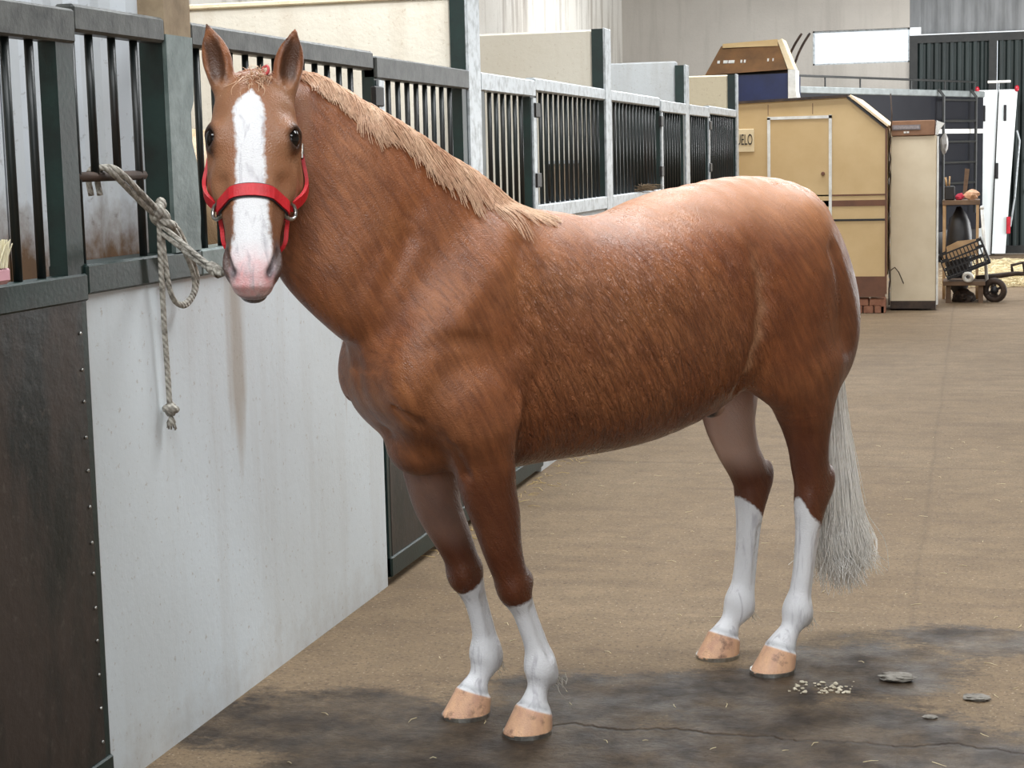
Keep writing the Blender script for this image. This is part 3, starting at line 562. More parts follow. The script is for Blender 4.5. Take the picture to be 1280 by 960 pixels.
# ------------------------------------------------------------------ horse object: markings, coat, hair
def interp(x,xp,fp): return np.interp(x,xp,fp)
def sstep(a,b,x): t=np.clip((x-a)/(b-a),0,1); return t*t*(3-2*t)
def markings(P):
    Q=w2h(P); x,y,z=Q.T; X,Y,Z=P.T; at={}
    inhead=(np.abs(x)<.16)&(y>-.05)&(y<.68)&(z>-.32)&(z<.08)
    cx=interp(y,[.05,.12,.2,.35,.5],[-.004,-.008,-.004,.0,.002]); hw=interp(y,[.03,.058,.085,.115,.15,.2,.3,.36,.42,.46,.50,.60],[-.04,.0,.025,.038,.036,.032,.036,.039,.042,.050,.056,.05])
    wb=np.minimum(hw-np.abs(x-cx),z+.085); wb=np.where(inhead,wb,-1)
    low=Z<.75; fore=X>-.5
    thr=np.where(fore,np.where(Y>0,.398-.3*X,.41-.7*X),np.where(Y>0,.478+.9*(X+1.14)+.05*np.exp(-((X+1.088)/.018)**2),.485+.9*(X+1.10)))
    wl=np.where(low,thr-Z,-1); at['white']=np.maximum(wb,wl)
    hf=np.full(len(P),-1.)
    for i in range(4):
        bx,by=HOOF[i]; tx,ty=HOOFTOP[i]; m=(np.abs(X-bx)<.16)&(np.abs(Y-by)<.1)&(Z<.12); f=np.clip(Z/.082,-.2,1.2); c=bx+(tx-bx)*f
        hf=np.where(m,np.maximum(hf,.067+.35*(X-c)-Z),hf)
    at['hoof']=hf
    at['pink']=np.where(inhead,sstep(.43,.54,y)*(z>-.10),0)
    nos=np.full(len(P),9.)
    for s in (1,-1): nos=np.minimum(nos,pdist(Q,[(.042*s,.515,-.034),(.053*s,.498,-.034),(.060*s,.474,-.04)]))
    lips=pdist(Q,[(.05,.545,-.10),(.03,.568,-.085),(0,.575,-.075),(-.03,.568,-.085),(-.05,.545,-.10)])
    chin=sstep(-.085,-.10,z)*sstep(.44,.5,y)*(1-sstep(.08,.12,np.abs(x)))*(1-sstep(.16,.2,-z)); sidem=sstep(.046,.058,np.abs(x))*sstep(.41,.45,y)*.9; chin=np.maximum(chin,sidem*(1-sstep(.12,.15,-z))*(1-sstep(.08,.11,np.abs(x))))
    at['grey']=np.where(inhead,np.clip(np.maximum(np.maximum(1-sstep(.006,.022,nos),.75*(1-sstep(.012,.022,lips))),chin),0,1),0)
    eye=np.minimum(*[np.sqrt((x-.102*s)**2+((y-.174)*.9)**2+(z+.03)**2) for s in (1,-1)]); at['eyeskin']=np.where(inhead,1-sstep(.026,.044,eye),0)
    er=np.zeros(len(P))
    for s in (1,-1):
        base=h2w((.074*s,.03,-.05)); up=nrm(A([0,0,1.])+HS*(.20*s)-HN0*.06); face=nrm(HN0+HS*.25*s); side=np.cross(up,face); q=(P-base)/1.05; a=q@up; f=q@face; sd=q@side
        er=np.maximum(er,sstep(.0,.03,a)*(1-sstep(.10,.145,a))*sstep(.0175,.012,np.abs(f-.012))*(1-sstep(.016,.026,np.abs(sd))))
        er=np.maximum(er,sstep(.135,.15,a)*(np.abs(sd)<.05)*(np.abs(f)<.05)*.9)
    at['ear']=er
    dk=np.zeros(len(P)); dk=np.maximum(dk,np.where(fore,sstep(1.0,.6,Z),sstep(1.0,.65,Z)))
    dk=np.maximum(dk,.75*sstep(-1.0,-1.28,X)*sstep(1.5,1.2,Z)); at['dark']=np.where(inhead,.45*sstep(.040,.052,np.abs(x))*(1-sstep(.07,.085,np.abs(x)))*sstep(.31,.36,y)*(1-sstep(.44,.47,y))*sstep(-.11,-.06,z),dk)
    inner=sstep(.15,.10,np.abs(Y))*sstep(.98,.93,Z)*sstep(.80,.86,Z)*sstep(-.74,-.80,X)*sstep(-1.12,-1.04,X)
    far=sstep(.0,-.05,Y)*sstep(-.17,-.11,Y)*sstep(-.85,-.9,X)*sstep(.58,.70,Z)*sstep(1.05,.98,Z); fore_in=sstep(-.02,-.06,Y)*sstep(-.155,-.12,Y)*(X>0)*sstep(.50,.60,Z)*sstep(.80,.72,Z)*.35
    at['pale']=np.maximum(np.maximum(inner,far),fore_in)
    sh=np.sqrt(((X+.79)/.055)**2+((Y-.01)/.05)**2+((Z-.855)/.05)**2); at['sheath']=1-sstep(.8,1.25,sh)
    at['whorl']=np.exp(-(pdist(P+A([.006,0,0])*np.sin(Z*70)[:,None],[(-.74,.255,1.45),(-.80,.265,1.36),(-.815,.27,1.25),(-.812,.265,1.14),(-.795,.25,1.05),(-.785,.23,1.0)])/.016)**2)
    at['face']=np.where(inhead,sstep(-.05,.05,y)*sstep(-.25,-.16,z)*(1-sstep(.115,.15,np.abs(x))),0)
    at['wet']=sstep(.12,.0,X)*sstep(-.95,-.75,X)*sstep(1.45,1.25,Z)*sstep(.6,.8,Z)
    at['top']=sstep(1.36,1.54,Z)*sstep(.15,-.2,X)  # paler topline: partly dry coat, partly overhead light put into the colour
    return at
def mat_coat(name='chestnut_coat',base=(138,81,48),darkc=(70,34,22),light=(182,126,84),face=(146,106,78)):
    t=NT(name)
    def attr(n): q=t.new('ShaderNodeAttribute',attribute_name=n); return q.outputs['Fac']
    o=t.tex('Object'); n1=t.noise(o,2.6,5,.6); n2=t.noise(o,9,6,.65); fine=t.noise(o,260,2,.5)
    strk=t.noise(t.tex('Object',(9,24,70),(0,math.radians(60),0)),1.0,4,.6,.5)
    c=t.mix(t.ramp(n1,[(.35,0),(.7,.5)]),lin(base),lin(light)); c=t.mix(t.ramp(n2,[(.4,0),(.72,.4)]),c,lin(darkc))
    c=t.mix(t.math('MULTIPLY',t.ramp(strk,[(.38,0),(.62,1)]),.42),c,lin(darkc))
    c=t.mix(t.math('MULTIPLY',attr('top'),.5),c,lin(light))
    c=t.mix(attr('face'),c,t.mix(t.ramp(n2,[(.3,0),(.7,.6)]),lin(face),lin(base)))
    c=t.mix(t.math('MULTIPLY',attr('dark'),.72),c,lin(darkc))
    c=t.mix(t.math('MULTIPLY',attr('pale'),.75),c,t.mix(n2,lin((212,166,142)),lin((196,176,168))))
    c=t.mix(t.math('MULTIPLY',attr('whorl'),.6),c,lin((206,158,122)))
    c=t.mix(attr('sheath'),c,lin((34,32,36)))
    wn=t.math('MULTIPLY',t.math('SUBTRACT',t.noise(o,55,3,.6),.5),.022); wf=t.ramp(t.math('MULTIPLY_ADD',t.math('ADD',attr('white'),wn),60,.5),[(.2,0),(.8,1)])
    wc=t.mix(t.ramp(n2,[(.35,0),(.8,.35)]),lin((224,225,228)),lin((196,194,198))); wc=t.mix(attr('pink'),wc,t.mix(t.ramp(t.noise(o,30,4,.6),[(.3,0),(.7,1)]),lin((228,164,166)),lin((226,204,206))))
    vn=t.noise(t.tex('Object',(1,1,.14)),42,3,.5,.6); wc=t.mix(t.ramp(vn,[(.56,0),(.70,.55)]),wc,lin((150,146,156)))
    c=t.mix(wf,c,wc)
    c=t.mix(t.math('MULTIPLY',attr('grey'),.9),c,lin((66,62,66))); c=t.mix(t.math('MULTIPLY',attr('eyeskin'),.9),c,lin((46,32,28))); c=t.mix(t.math('MULTIPLY',attr('ear'),.85),c,lin((62,42,32)))
    hn=t.noise(t.tex('Object',(1,1,.12)),38,4,.6); hc=t.mix(t.ramp(hn,[(.3,0),(.7,1)]),lin((222,178,140)),lin((196,152,128))); hc=t.mix(t.ramp(t.noise(o,22,5,.7),[(.55,0),(.72,.8)]),hc,lin((96,72,58)))
    hfac=t.ramp(t.math('MULTIPLY_ADD',attr('hoof'),120,.5),[(.2,0),(.8,1)]); c=t.mix(hfac,c,hc)
    rim=t.math('ABSOLUTE',t.math('ADD',attr('hoof'),.012)); c=t.mix(t.ramp(rim,[(0,.35),(.012,0)]),c,lin((120,126,128)))
    r=t.ramp(t.noise(o,3.4,6,.68),[(.38,.24),(.62,.50)]); t.set(c,r,0); t.b.inputs['Specular IOR Level'].default_value=.42; t.b.inputs['Coat Weight'].default_value=.0; t.b.inputs['Coat Roughness'].default_value=.24
    rip=t.noise(t.tex('Object',(15,30,92),(0,math.radians(60),0)),1.0,3,.55,1.2); msk=t.math('MULTIPLY',t.math('SUBTRACT',1.0,t.math('MAXIMUM',attr('face'),wf)),t.math('MULTIPLY_ADD',attr('wet'),.85,.15))
    h=t.math('ADD',t.math('MULTIPLY',t.math('MULTIPLY',rip,msk),1.0),t.math('MULTIPLY',fine,.12)); t.bump(h,1.0,.016)
    return t.m
M['coat']=mat_coat()
HR_O=(.86387638,4.84489567,0.); HR_Z=math.radians(-130.4621534)
V,Fc=surface(.006)
horse=thing('horse','chestnut horse with white blaze and four white stockings, wearing a red halter','horse',HR_O,HR_Z)
me=bpy.data.meshes.new('body'); me.vertices.add(len(V)); me.vertices.foreach_set('co',V.astype(np.float32).ravel())
me.loops.add(len(Fc)*4); me.loops.foreach_set('vertex_index',Fc.astype(np.int32).ravel()); me.polygons.add(len(Fc)); me.polygons.foreach_set('loop_start',np.arange(0,len(Fc)*4,4,dtype=np.int32)); me.polygons.foreach_set('use_smooth',np.ones(len(Fc),bool)); me.update(); me.validate()
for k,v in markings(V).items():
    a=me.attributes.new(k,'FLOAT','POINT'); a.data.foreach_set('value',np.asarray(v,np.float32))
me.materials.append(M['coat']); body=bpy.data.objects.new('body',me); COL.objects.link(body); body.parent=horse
# eyes
ey=NT('dark_eye'); ey.set(ey.mix(ey.ramp(ey.noise(ey.tex(),60,3),[(.4,0),(.7,1)]),(.006,.005,.005),(.02,.012,.008)),.06,0,Specular_IOR_Level=.35); M['eye']=ey.m
for s in (1,-1):
    b=MB(); b.ico((0,0,0),1,3); c=h2w((.0910*s,.174,-.033)); v=A(b.v)*A([.0225,.0275,.024])*HSC@HM+c; b.v=[tuple(p) for p in v]; b.build('eye',M['eye'],horse,True,True)
# hair
def strands(paths,r0,r1,n=3):
    v=[];f=[]
    for P in paths:
        P=A(P); T=np.gradient(P,axis=0); T/=np.linalg.norm(T,axis=1)[:,None]+1e-9; up=np.cross(T,A([.3,.9,.2])); up/=np.linalg.norm(up,axis=1)[:,None]+1e-9; q=np.cross(T,up); k=len(P); base=len(v)
        for i in range(k):
            r=r0+(r1-r0)*(i/(k-1))
            for j in range(n): a=2*math.pi*j/n; v.append(P[i]+(up[i]*math.cos(a)+q[i]*math.sin(a))*r)
        for i in range(k-1):
            for j in range(n): f.append((base+i*n+j,base+i*n+(j+1)%n,base+(i+1)*n+(j+1)%n,base+(i+1)*n+j))
    return v,f
def mat_hair(name,c1,c2,c3,var=14):
    t=NT(name); o=t.tex('Object',(1,1,.35)); n=t.noise(o,var,4,.6); n2=t.noise(o,120,3,.6); c=t.mix(t.ramp(n,[(.35,0),(.7,1)]),lin(c1),lin(c2)); c=t.mix(t.ramp(n2,[(.5,0),(.7,.6)]),c,lin(c3)); t.set(c,.42); t.b.inputs['Specular IOR Level'].default_value=.6; return t.m
M['mane']=mat_hair('flaxen_mane_hair',(222,188,158),(196,152,122),(136,92,68)); M['tail']=mat_hair('silver_tail_hair',(252,250,246),(240,236,228),(214,206,194)); M['tuft']=mat_hair('white_tuft_hair',(226,222,214),(206,196,180),(170,160,140))
prims=body_prims(); nk=prims[1][0]; R=np.random.RandomState(4)
def neckpt(t,phi,off):
    i=np.clip(t,0,1)*(len(nk.c)-1); k=int(min(i,len(nk.c)-2)); f=i-k; L=lambda X:X[k]*(1-f)+X[k+1]*f
    U,S,r=L(nk.U),L(nk.S),L(nk.r); d=U*math.cos(phi)*r[0]-S*math.sin(phi)*r[2]; n=d/np.linalg.norm(d); return L(nk.c)+d+n*off,n
paths=[]; lock=[R.rand() for _ in range(60)]
for k in range(1500):
    t0=1-.80*R.rand()**.95; L=.10+.05*R.rand(); k2=int(t0*45); side=lock[k2]; ph1=(.40+.55*side+.15*R.rand())*(1.0 if t0>.30 else .75); ph0=-.10+.25*R.rand(); dt=.10+.10*R.rand()+.06*lock[(k2*7)%60]; lift=.010*R.rand()**2+.003
    pts=[];nn=[]
    for j in range(9):
        u=j/8; p,n=neckpt(t0-dt*u**1.1,ph0+(ph1-ph0)*u**.9,lift+.008*math.sin(math.pi*u)*(.4+.6*side)); pts.append(p+A([0,0,.01*math.sin(9*u+6*side)*u])); nn.append(n)
    paths.append((pts,nn))
P_=A([p for p,_ in paths]).reshape(-1,3); N_=A([n for _,n in paths]).reshape(-1,3)
for _ in range(3):
    d=field(P_,prims); P_=P_+N_*np.maximum(0,.005-d)[:,None]
MB().add(*strands(P_.reshape(-1,9,3),.0022,.0008)).build('mane',M['mane'],horse,True,True,kind='stuff')
# forelock between the ears
paths=[]
for k in range(240):
    a=R.randn(); b=R.rand(); s0=A([.006+.022*R.randn()*.8,.03+.012*R.randn(),-.035+.012*R.randn()]); dr=A([.010*R.randn()+.006*a,-.03+.07*b,.028+.012*R.rand()]); l=.7+.6*R.rand(); cv=A([.012*R.randn(),.035*b,-.02])
    paths.append([h2w(s0+dr*u*l+cv*u*u+A([.006*math.sin(7*u+k),0,.004*math.cos(6*u+k)])*u) for u in np.linspace(0,1,8)])
MB().add(*strands(paths,.0017,.0006)).build('forelock',M['mane'],horse,True,True,kind='stuff')
tie=NT('pink_hair_band'); tie.set(tie.mix(.5,lin((210,90,90)),lin((190,70,76))),.6); b=MB(); b.torus((0,0,0),.011,.004,(1,.3,.2),14,6); b.v=[tuple(A(p)+h2w((.03,.0,-.02))) for p in b.v]; b.build('hair_tie',tie.m,horse,True,True)
# tail
paths=[]
for k in range(2200):
    a=R.rand()*6.283; q=R.rand()**.5; sx,sy=q*math.cos(a),q*math.sin(a); e=R.rand(); end=.16+.62*(R.rand()**2.2)
    mid=A([-1.365+.03*sx,-.01+.03*sy,1.12]); 
    pts=[A([-1.285+.015*sx,.0+.02*sy,1.37]),mid,A([-1.385+.045*sx,-.015+.04*sy,.88]),A([-1.395+.075*sx,-.02+.055*sy,.68]),A([-1.415+.105*sx,-.03+.075*sy,.46]),A([-1.435+.115*sx+.02*R.randn(),-.03+.085*sy,.30+.03*q]),A([-1.46+.105*sx+.03*R.randn(),-.03+.08*sy+.02*R.randn(),.12+.10*q+.06*R.rand()])]
    c=cr([tuple(p) for p in pts],3); c=c[:max(8,int(len(c)*(1-.40*(1-min(1,e*1.6))*R.rand())))]; w=.006*R.randn(); u=np.linspace(0,1,len(c)); c[:,0]+=w*np.sin(14*u+k)*u+.02*R.randn()*u**3; c[:,1]+=.006*R.randn()*np.sin(11*u+2*k)*u; paths.append(c)
MB().add(*strands(paths,.0024,.0008)).build('tail',M['tail'],horse,True,True,kind='stuff')
core=Sweep([(-1.27,0,1.40,.03,.03,.03,2),(-1.355,-.01,1.20,.035,.035,.035,2),(-1.385,-.015,.95,.04,.04,.035,2),(-1.388,-.018,.72,.05,.05,.045,2),(-1.40,-.025,.5,.062,.062,.055,2),(-1.41,-.03,.38,.045,.045,.04,2),(-1.43,-.03,.29,.012,.012,.012,2)],(1,0,0),3)
b=MB(); v=[];f=[];n=14
for i in range(len(core.c)):
    for k in range(n): a=2*math.pi*k/n; v.append(core.c[i]+core.U[i]*core.r[i,0]*math.cos(a)+core.S[i]*core.r[i,2]*math.sin(a))
for i in range(len(core.c)-1):
    for k in range(n): f.append((i*n+k,i*n+(k+1)%n,(i+1)*n+(k+1)%n,(i+1)*n+k))
f+=[tuple(range(n))[::-1],tuple(range(len(v)-n,len(v)))]; recalc(b.add(v,f).build('tail_core',M['tail'],horse,True,True))
# feathers at the fetlocks
for (x,y,z) in ((-.118,.126,.15),(-.085,-.118,.155),(-1.138,.126,.15),(-1.10,-.111,.14)):
    ps=[]
    for k in range(22):
        a=A([x+.008*R.randn(),y+.014*R.randn(),z+.012*R.randn()]); d=A([-.008-.010*R.rand(),.006*R.randn(),-.02-.022*R.rand()]); ps.append([a+d*u+A([.006*math.sin(5*u+k),0,0])*u for u in np.linspace(0,1,6)])
    MB().add(*strands(ps,.0013,.0005)).build('fetlock_tuft',M['tuft'],horse,True,True,kind='stuff')
# shoes
for i in range(4):
    bx,by=HOOF[i]; b=MB(); v=[];f=[]; n=22
    for k in range(n+1):
        a=math.radians(-148+296*k/n); ca,sa=math.cos(a),math.sin(a); rx=.079 if ca>0 else .067; ro=(rx*ca,.069*sa); ri=(ro[0]*.72,ro[1]*.72)
        for (r,z) in ((ro,0),(ro,.012),(ri,.012),(ri,0)): v.append((bx+r[0]+.002,by+r[1],z))
    for k in range(n):
        for j in range(4): f.append((4*k+j,4*k+(j+1)%4,4*k+4+(j+1)%4,4*k+4+j))
    f+=[(3,2,1,0),tuple(4*n+j for j in range(4))]; recalc(b.add(v,f).build('horseshoe',M['steel'],horse,False,True))
# second horse, pale, in the stall behind the bars
pale=mat_coat('dun_coat',(176,146,108),(116,84,56),(206,184,150),(150,120,90)); h2=bpy.data.objects.new('horse',me); COL.objects.link(h2); h2.material_slots[0].link='OBJECT'; h2.material_slots[0].material=pale
h2.location=(-1.62,5.80,0); h2.rotation_euler=(0,0,math.pi); h2.scale=(1.1,1.1,1.13); tag(h2,'pale dun horse inside the stall, glimpsed through the bars beside the thick green post','horse')
# ------------------------------------------------------------------ halter
def mat_web():
    t=NT('red_webbing'); o=t.tex('Object'); n=t.noise(o,14,4,.6); wv=t.noise(o,240,2,.5); t.set(t.mix(t.ramp(n,[(.35,0),(.7,1)]),lin((206,22,36)),lin((170,12,26))),.5); t.bump(wv,.4,.002); return t.m
M['web']=mat_web(); M['webdark']=pm('black_padding',(28,26,30),(44,40,44),30,.7,0,.2)
hal=thing('halter','red webbing halter on the chestnut horse\'s head','halter',HR_O,HR_Z)
def surf(c,d,off,mx=.22):
    """march from an inner point (head space) outwards to the skin"""
    ts=np.linspace(0,mx,221); q=A(c)+ts[:,None]*nrm(d); sd=head_sdf(q); i=np.where(sd<0)[0]; k=i[-1] if len(i) else 0; return q[k]+nrm(d)*off
def ribbon(pts,nor,wid,th,axis_w):
    v=[];f=[]; pts=A(pts); n=len(pts)
    for i in range(n):
        N=nrm(nor[i]); W=A(axis_w[i]) if len(A(axis_w).shape)>1 else A(axis_w); W=nrm(W-(W@N)*N)
        for (a,b) in ((-.5,0),(.5,0),(.5,1),(-.5,1)): v.append(h2w(pts[i]+W*wid*a+N*th*b))
    for i in range(n-1):
        for j in range(4): f.append((4*i+j,4*i+(j+1)%4,4*i+4+(j+1)%4,4*i+4+j))
    f+=[(3,2,1,0),tuple(4*(n-1)+j for j in range(4))]; return v,f
def band(y0,a0,a1,droop,name,m,wid,off,th,n=36,zc=-.075):
    pts=[];nor=[]
    for k in range(n+1):
        a=math.radians(a0+(a1-a0)*k/n); d=A([math.sin(a),0,math.cos(a)]); y=y0+droop*(1-math.cos(a)); p=surf((0,y,zc),d,off); pts.append(p); nor.append(d)
    o=MB().add(*ribbon(pts,nor,wid,th,(0,1,0))).build(name,m,hal,False,True); recalc(o); return pts
NB=band(.318,-88,88,.022,'noseband',M['web'],.030,.004,.004)
band(.318,-88,88,.022,'noseband_padding',M['webdark'],.036,.0005,.0035)
band(.345,100,262,.0,'chin_strap',M['web'],.024,.004,.004,zc=-.075)
RING={}
for s in (1,-1):
    p0=surf((0,.338,-.085),(s,0,-.02),.008); RING[s]=p0
    b=MB().torus((0,0,0),.022,.0048,(1,0,s*.8),22,8); b.v=[tuple(h2w(A(q)+p0)) for q in b.v]; b.build('side_ring',M['steel'],hal,True,True)
    path=[(.325,-.098),(.29,-.125),(.25,-.145),(.20,-.150),(.15,-.145),(.10,-.135),(.06,-.11)]
    pts=[surf((0,y,z),(s,0,0),.004) for y,z in path]; pts=[A(q) for q in cr([tuple(p) for p in pts],4)]
    ax=np.gradient(A(pts),axis=0); W=np.cross(ax,A([s,0,0.])); o=MB().add(*ribbon(pts,[(s,0,.0)]*len(pts),.027,.009,W)).build('cheek_strap',M['web'],hal,False,True); recalc(o)
    path=[(.350,-.095),(.375,-.11),(.41,-.12),(.43,-.14)]
    pts=[surf((0,y,z),(s,0,-.1),.010+.008*i) for i,(y,z) in enumerate(path)]; pts=[A(q) for q in cr([tuple(p) for p in pts],4)]; ax=np.gradient(A(pts),axis=0); W=np.cross(ax,A([s,0,0.])); recalc(MB().add(*ribbon(pts,[(s,0,0)]*len(pts),.024,.010,W)).build('jaw_strap',M['web'],hal,False,True))
    q=surf((0,.165,-.146),(s,0,0),.010); b=MB(); b.box((-.003,-.02,-.017),(.003,.02,.017),.002); b.v=[tuple(h2w(A(p)+q)) for p in b.v]; b.build('buckle',M['steel'],hal,False,True)
pts=[];nor=[]
for k in range(25):
    a=math.radians(-100+200*k/24); d=A([math.sin(a),0,math.cos(a)]); y=.02+.03*(1-math.cos(a)); 
    pts.append(surf((0,y,-.11),d,.004)); nor.append(d)
# ------------------------------------------------------------------ lead rope
def mat_rope():
    t=NT('grey_rope_fibre'); p=t.pos(); n=t.noise(p,60,4,.6); wv=t.new('ShaderNodeTexWave'); wv.inputs['Scale'].default_value=34; wv.inputs['Distortion'].default_value=2; wv.bands_direction='DIAGONAL'; t.link(t.pos(),wv.inputs[0])
    t.set(t.mix(t.ramp(n,[(.4,0),(.7,1)]),lin((178,174,164)),lin((108,102,94))),.85); t.bump(wv.outputs['Fac'],.8,.004); return t.m
M['rope']=mat_rope()
def sp(pts,sub=6): return [tuple(q) for q in cr([tuple(p) for p in pts],sub)]
cz,sz=math.cos(HR_Z),math.sin(HR_Z)
def hw(p): return (HR_O[0]+p[0]*cz-p[1]*sz,HR_O[1]+p[0]*sz+p[1]*cz,p[2])
jaw=hw(h2w((-.015,.43,-.165)))
t=thing('lead_rope','grey lead rope tied to the stall bars, its knotted end hanging down the white wall','rope',(.03,4.45,1.45))
r=.0082
for dx,dy in ((0,0),(.012,.026)):
    MB().tube(sp([(-.045+dx,4.24+dy,1.58),(-.048+dx,4.235+dy,1.63),(-.03+dx,4.23+dy,1.652),(.0+dx,4.235+dy,1.652),(.016+dx,4.26+dy,1.632),(.022+dx,4.32+dy,1.595),(.032+dx,4.40+dy,1.545),(.04+dx,4.455+dy,1.515)]),r,8).build('bar_loop',M['rope'],t,True)
kn=MB()
for c,ax,R_ in (((.045,4.456,1.515),(0,1,.6),.02),((.055,4.47,1.50),(.4,.2,1),.022),((.042,4.45,1.53),(.6,.6,-.3),.018)): kn.torus(c,R_,.0115,ax,18,8)
kn.ico((.045,4.465,1.55),(.016,.016,.02),2); kn.build('knot',M['rope'],t,True)
for d in (0,.022):
    MB().tube(sp([(.05,4.46+d,1.505),(.06,4.515+d,1.475),(.062,4.57+d,1.41),(.058,4.625+d,1.345),(.055,4.628+d*.4,1.295),(.052,4.58,1.268-d*.3),(.05,4.525,1.272),(.048,4.49,1.31),(.046,4.475,1.38),(.046,4.46,1.47)]),r*.92,8).build('slip_loop',M['rope'],t,True)
MB().tube(sp([(.045,4.45,1.51),(.04,4.458,1.43),(.036,4.466,1.33),(.03,4.48,1.22),(.028,4.49,1.10),(.026,4.498,1.0),(.026,4.50,.965)]),r,8).build('hanging_end',M['rope'],t,True)
kn=MB(); kn.torus((.028,4.50,.975),.014,.011,(0,.3,1),16,8); kn.ico((.028,4.50,.975),(.018,.019,.022),2,.3,3)
for k in range(14): kn.tube([(.028,4.50,.96),(.028+.012*math.cos(k*1.7),4.50+.014*math.sin(k*1.7),.925+.01*math.sin(k))],.0028,5)
kn.build('end_knot',M['rope'],t,True)
clipA=(.345,4.175,1.375)
for d in (0,.02):
    MB().tube(sp([(.05,4.455,1.49-d),(.10,4.43,1.462-d),(.2,4.335,1.42-d*.8),(.29,4.235,1.392-d*.5),clipA]),r*.85,8).build('tied_line',M['rope'],t,True)
MB().tube([(.29,4.235,1.39),(.30,4.224,1.387),(.33,4.19,1.379)],.0165,8).build('whipping',M['rope'],t,True)
cl=MB(); cv=Vector(jaw)-Vector(clipA); ce=Vector(clipA)+cv.normalized()*.11; cl.tube([clipA,tuple(Vector(clipA)+cv.normalized()*.045)],.008,8); cl.torus(tuple(Vector(clipA)+cv.normalized()*.066),.017,.005,cv.cross(Vector((0,0,1))),18,6); cl.tube([tuple(Vector(clipA)+cv.normalized()*.08),jaw],.006,6); cl.build('snap_clip',M['steel'],t,True)
# grooming brush on the ledge, far left
t=thing('grooming_brush','pink brush with cream bristles at the far left edge on the door rail','brush',(-.005,3.60,1.385))
pk=pm('pink_plastic',(226,176,186),(206,150,164),8,.4,0,.05); MB().box((.016,3.42,1.392),(.065,3.635,1.435),.010).build('brush_block',pk,t)
b=MB(); Rr=random.Random(2)
for k in range(420):
    x=.02+.046*Rr.random(); y=3.43+.19*Rr.random(); b.tube([(x,y,1.43),(x+.012*(Rr.random()-.5),y+.05*(Rr.random()-.2),1.48+.015*Rr.random())],[.0026,.0014],4,False)
b.build('bristles',pm('cream_bristle',(232,226,200),(206,196,160),20,.6,0,0),t,kind='stuff')
MB().tube([(.04,3.45,1.43),(.03,3.48,1.50),(.026,3.53,1.515),(.03,3.57,1.49),(.04,3.59,1.43)],.008,8).build('wire_handle',M['steel'],t,True)
# straw and crumbs on the floor
M['straw']=pm('dry_straw',(206,182,128),(178,148,96),20,.7,0,0); M['straw2']=pm('pale_straw',(226,214,178),(196,176,132),20,.7,0,0)
M['hay']=pm('old_hay',(128,108,82),(92,76,58),20,.8,0,0)
def litter(name,label,n,fn,m,lmin,lmax,r,seed,heap=0):
    Rr=random.Random(seed); b=MB()
    for k in range(n):
        x,y,z=fn(Rr); a=Rr.random()*6.283; L=lmin+(lmax-lmin)*Rr.random(); tl=(Rr.random()-.3)*heap
        b.tube([(x,y,z+r),(x+L*.5*math.cos(a),y+L*.5*math.sin(a),z+r+.004*Rr.random()+tl*L*.5),(x+L*math.cos(a+.2),y+L*math.sin(a+.2),z+r+tl*L*.4)],[r,r*.9,r*.5],4)
    o=b.build(name,m); return tag(o,label,'straw',group='loose straw on the floor' if name=='straw_litter' else None,kind='stuff')
litter('straw_litter','thin straw scraps scattered over the concrete floor around the horse',150,lambda R:(.1+3.0*R.random(),4.0+6.5*R.random()**1.2,0),M['straw2'],.012,.05,.0011,3)
litter('straw_litter','straw wisps gathered along the foot of the stall wall behind the forelegs',110,lambda R:(.02+abs(R.gauss(0,.07)),6.9+2.8*R.random(),.0),M['straw'],.03,.10,.0016,4,.3)
litter('straw_litter','pale straw spread on the floor in front of the white truck doors',2600,lambda R:(lambda yy:(max(1.95,.3+(yy-23)*.504)+1.7*R.random(),yy,.02*R.random()))(21.6+5.2*R.random()),M['straw2'],.08,.26,.007,5,.25)
litter('hay_tuft','dry hay tuft sticking up on the ledge above the horse\'s back',90,lambda R:(-.03+.06*R.random(),11.85+.4*R.random(),1.41+.02*R.random()),M['hay'],.06,.14,.003,6,1.0)
M['stone']=pm('grey_mortar_lump',(150,146,138),(104,98,90),18,.85,0,.5); M['pale_stone']=pm('pale_crumb',(216,208,188),(170,158,136),22,.85,0,.4)
for k,(x,y,r_,m,lab) in enumerate(((1.99,5.48,.032,'stone','larger grey mortar smear on the wet floor right of the hind hooves'),(2.23,5.32,.024,'stone','small dark grey lump on the floor near the right edge'),(2.10,5.12,.012,'stone','tiny pebble on the wet floor left of the dark grey lump'))):
    o=MB().ico((x,y,r_*.35),(r_*1.7,r_,r_*.4),3,.5,k).build('stone_lump',M[m]); tag(o,lab,'stone',group='lumps on the floor')
b=MB(); Rr=random.Random(9)
for k in range(60):
    x=1.67+.19*Rr.random(); y=5.36+.12*(Rr.random()-.5)+.2*(x-1.76); q=.002+.005*Rr.random(); b.ico((x,y,q*.5),(q*1.4,q,q*.7),1,.5,k)
o=b.build('grain_crumbs',M['pale_stone']); tag(o,'pale grain crumbs scattered on the wet floor beside the near hind hoof','crumbs',kind='stuff')
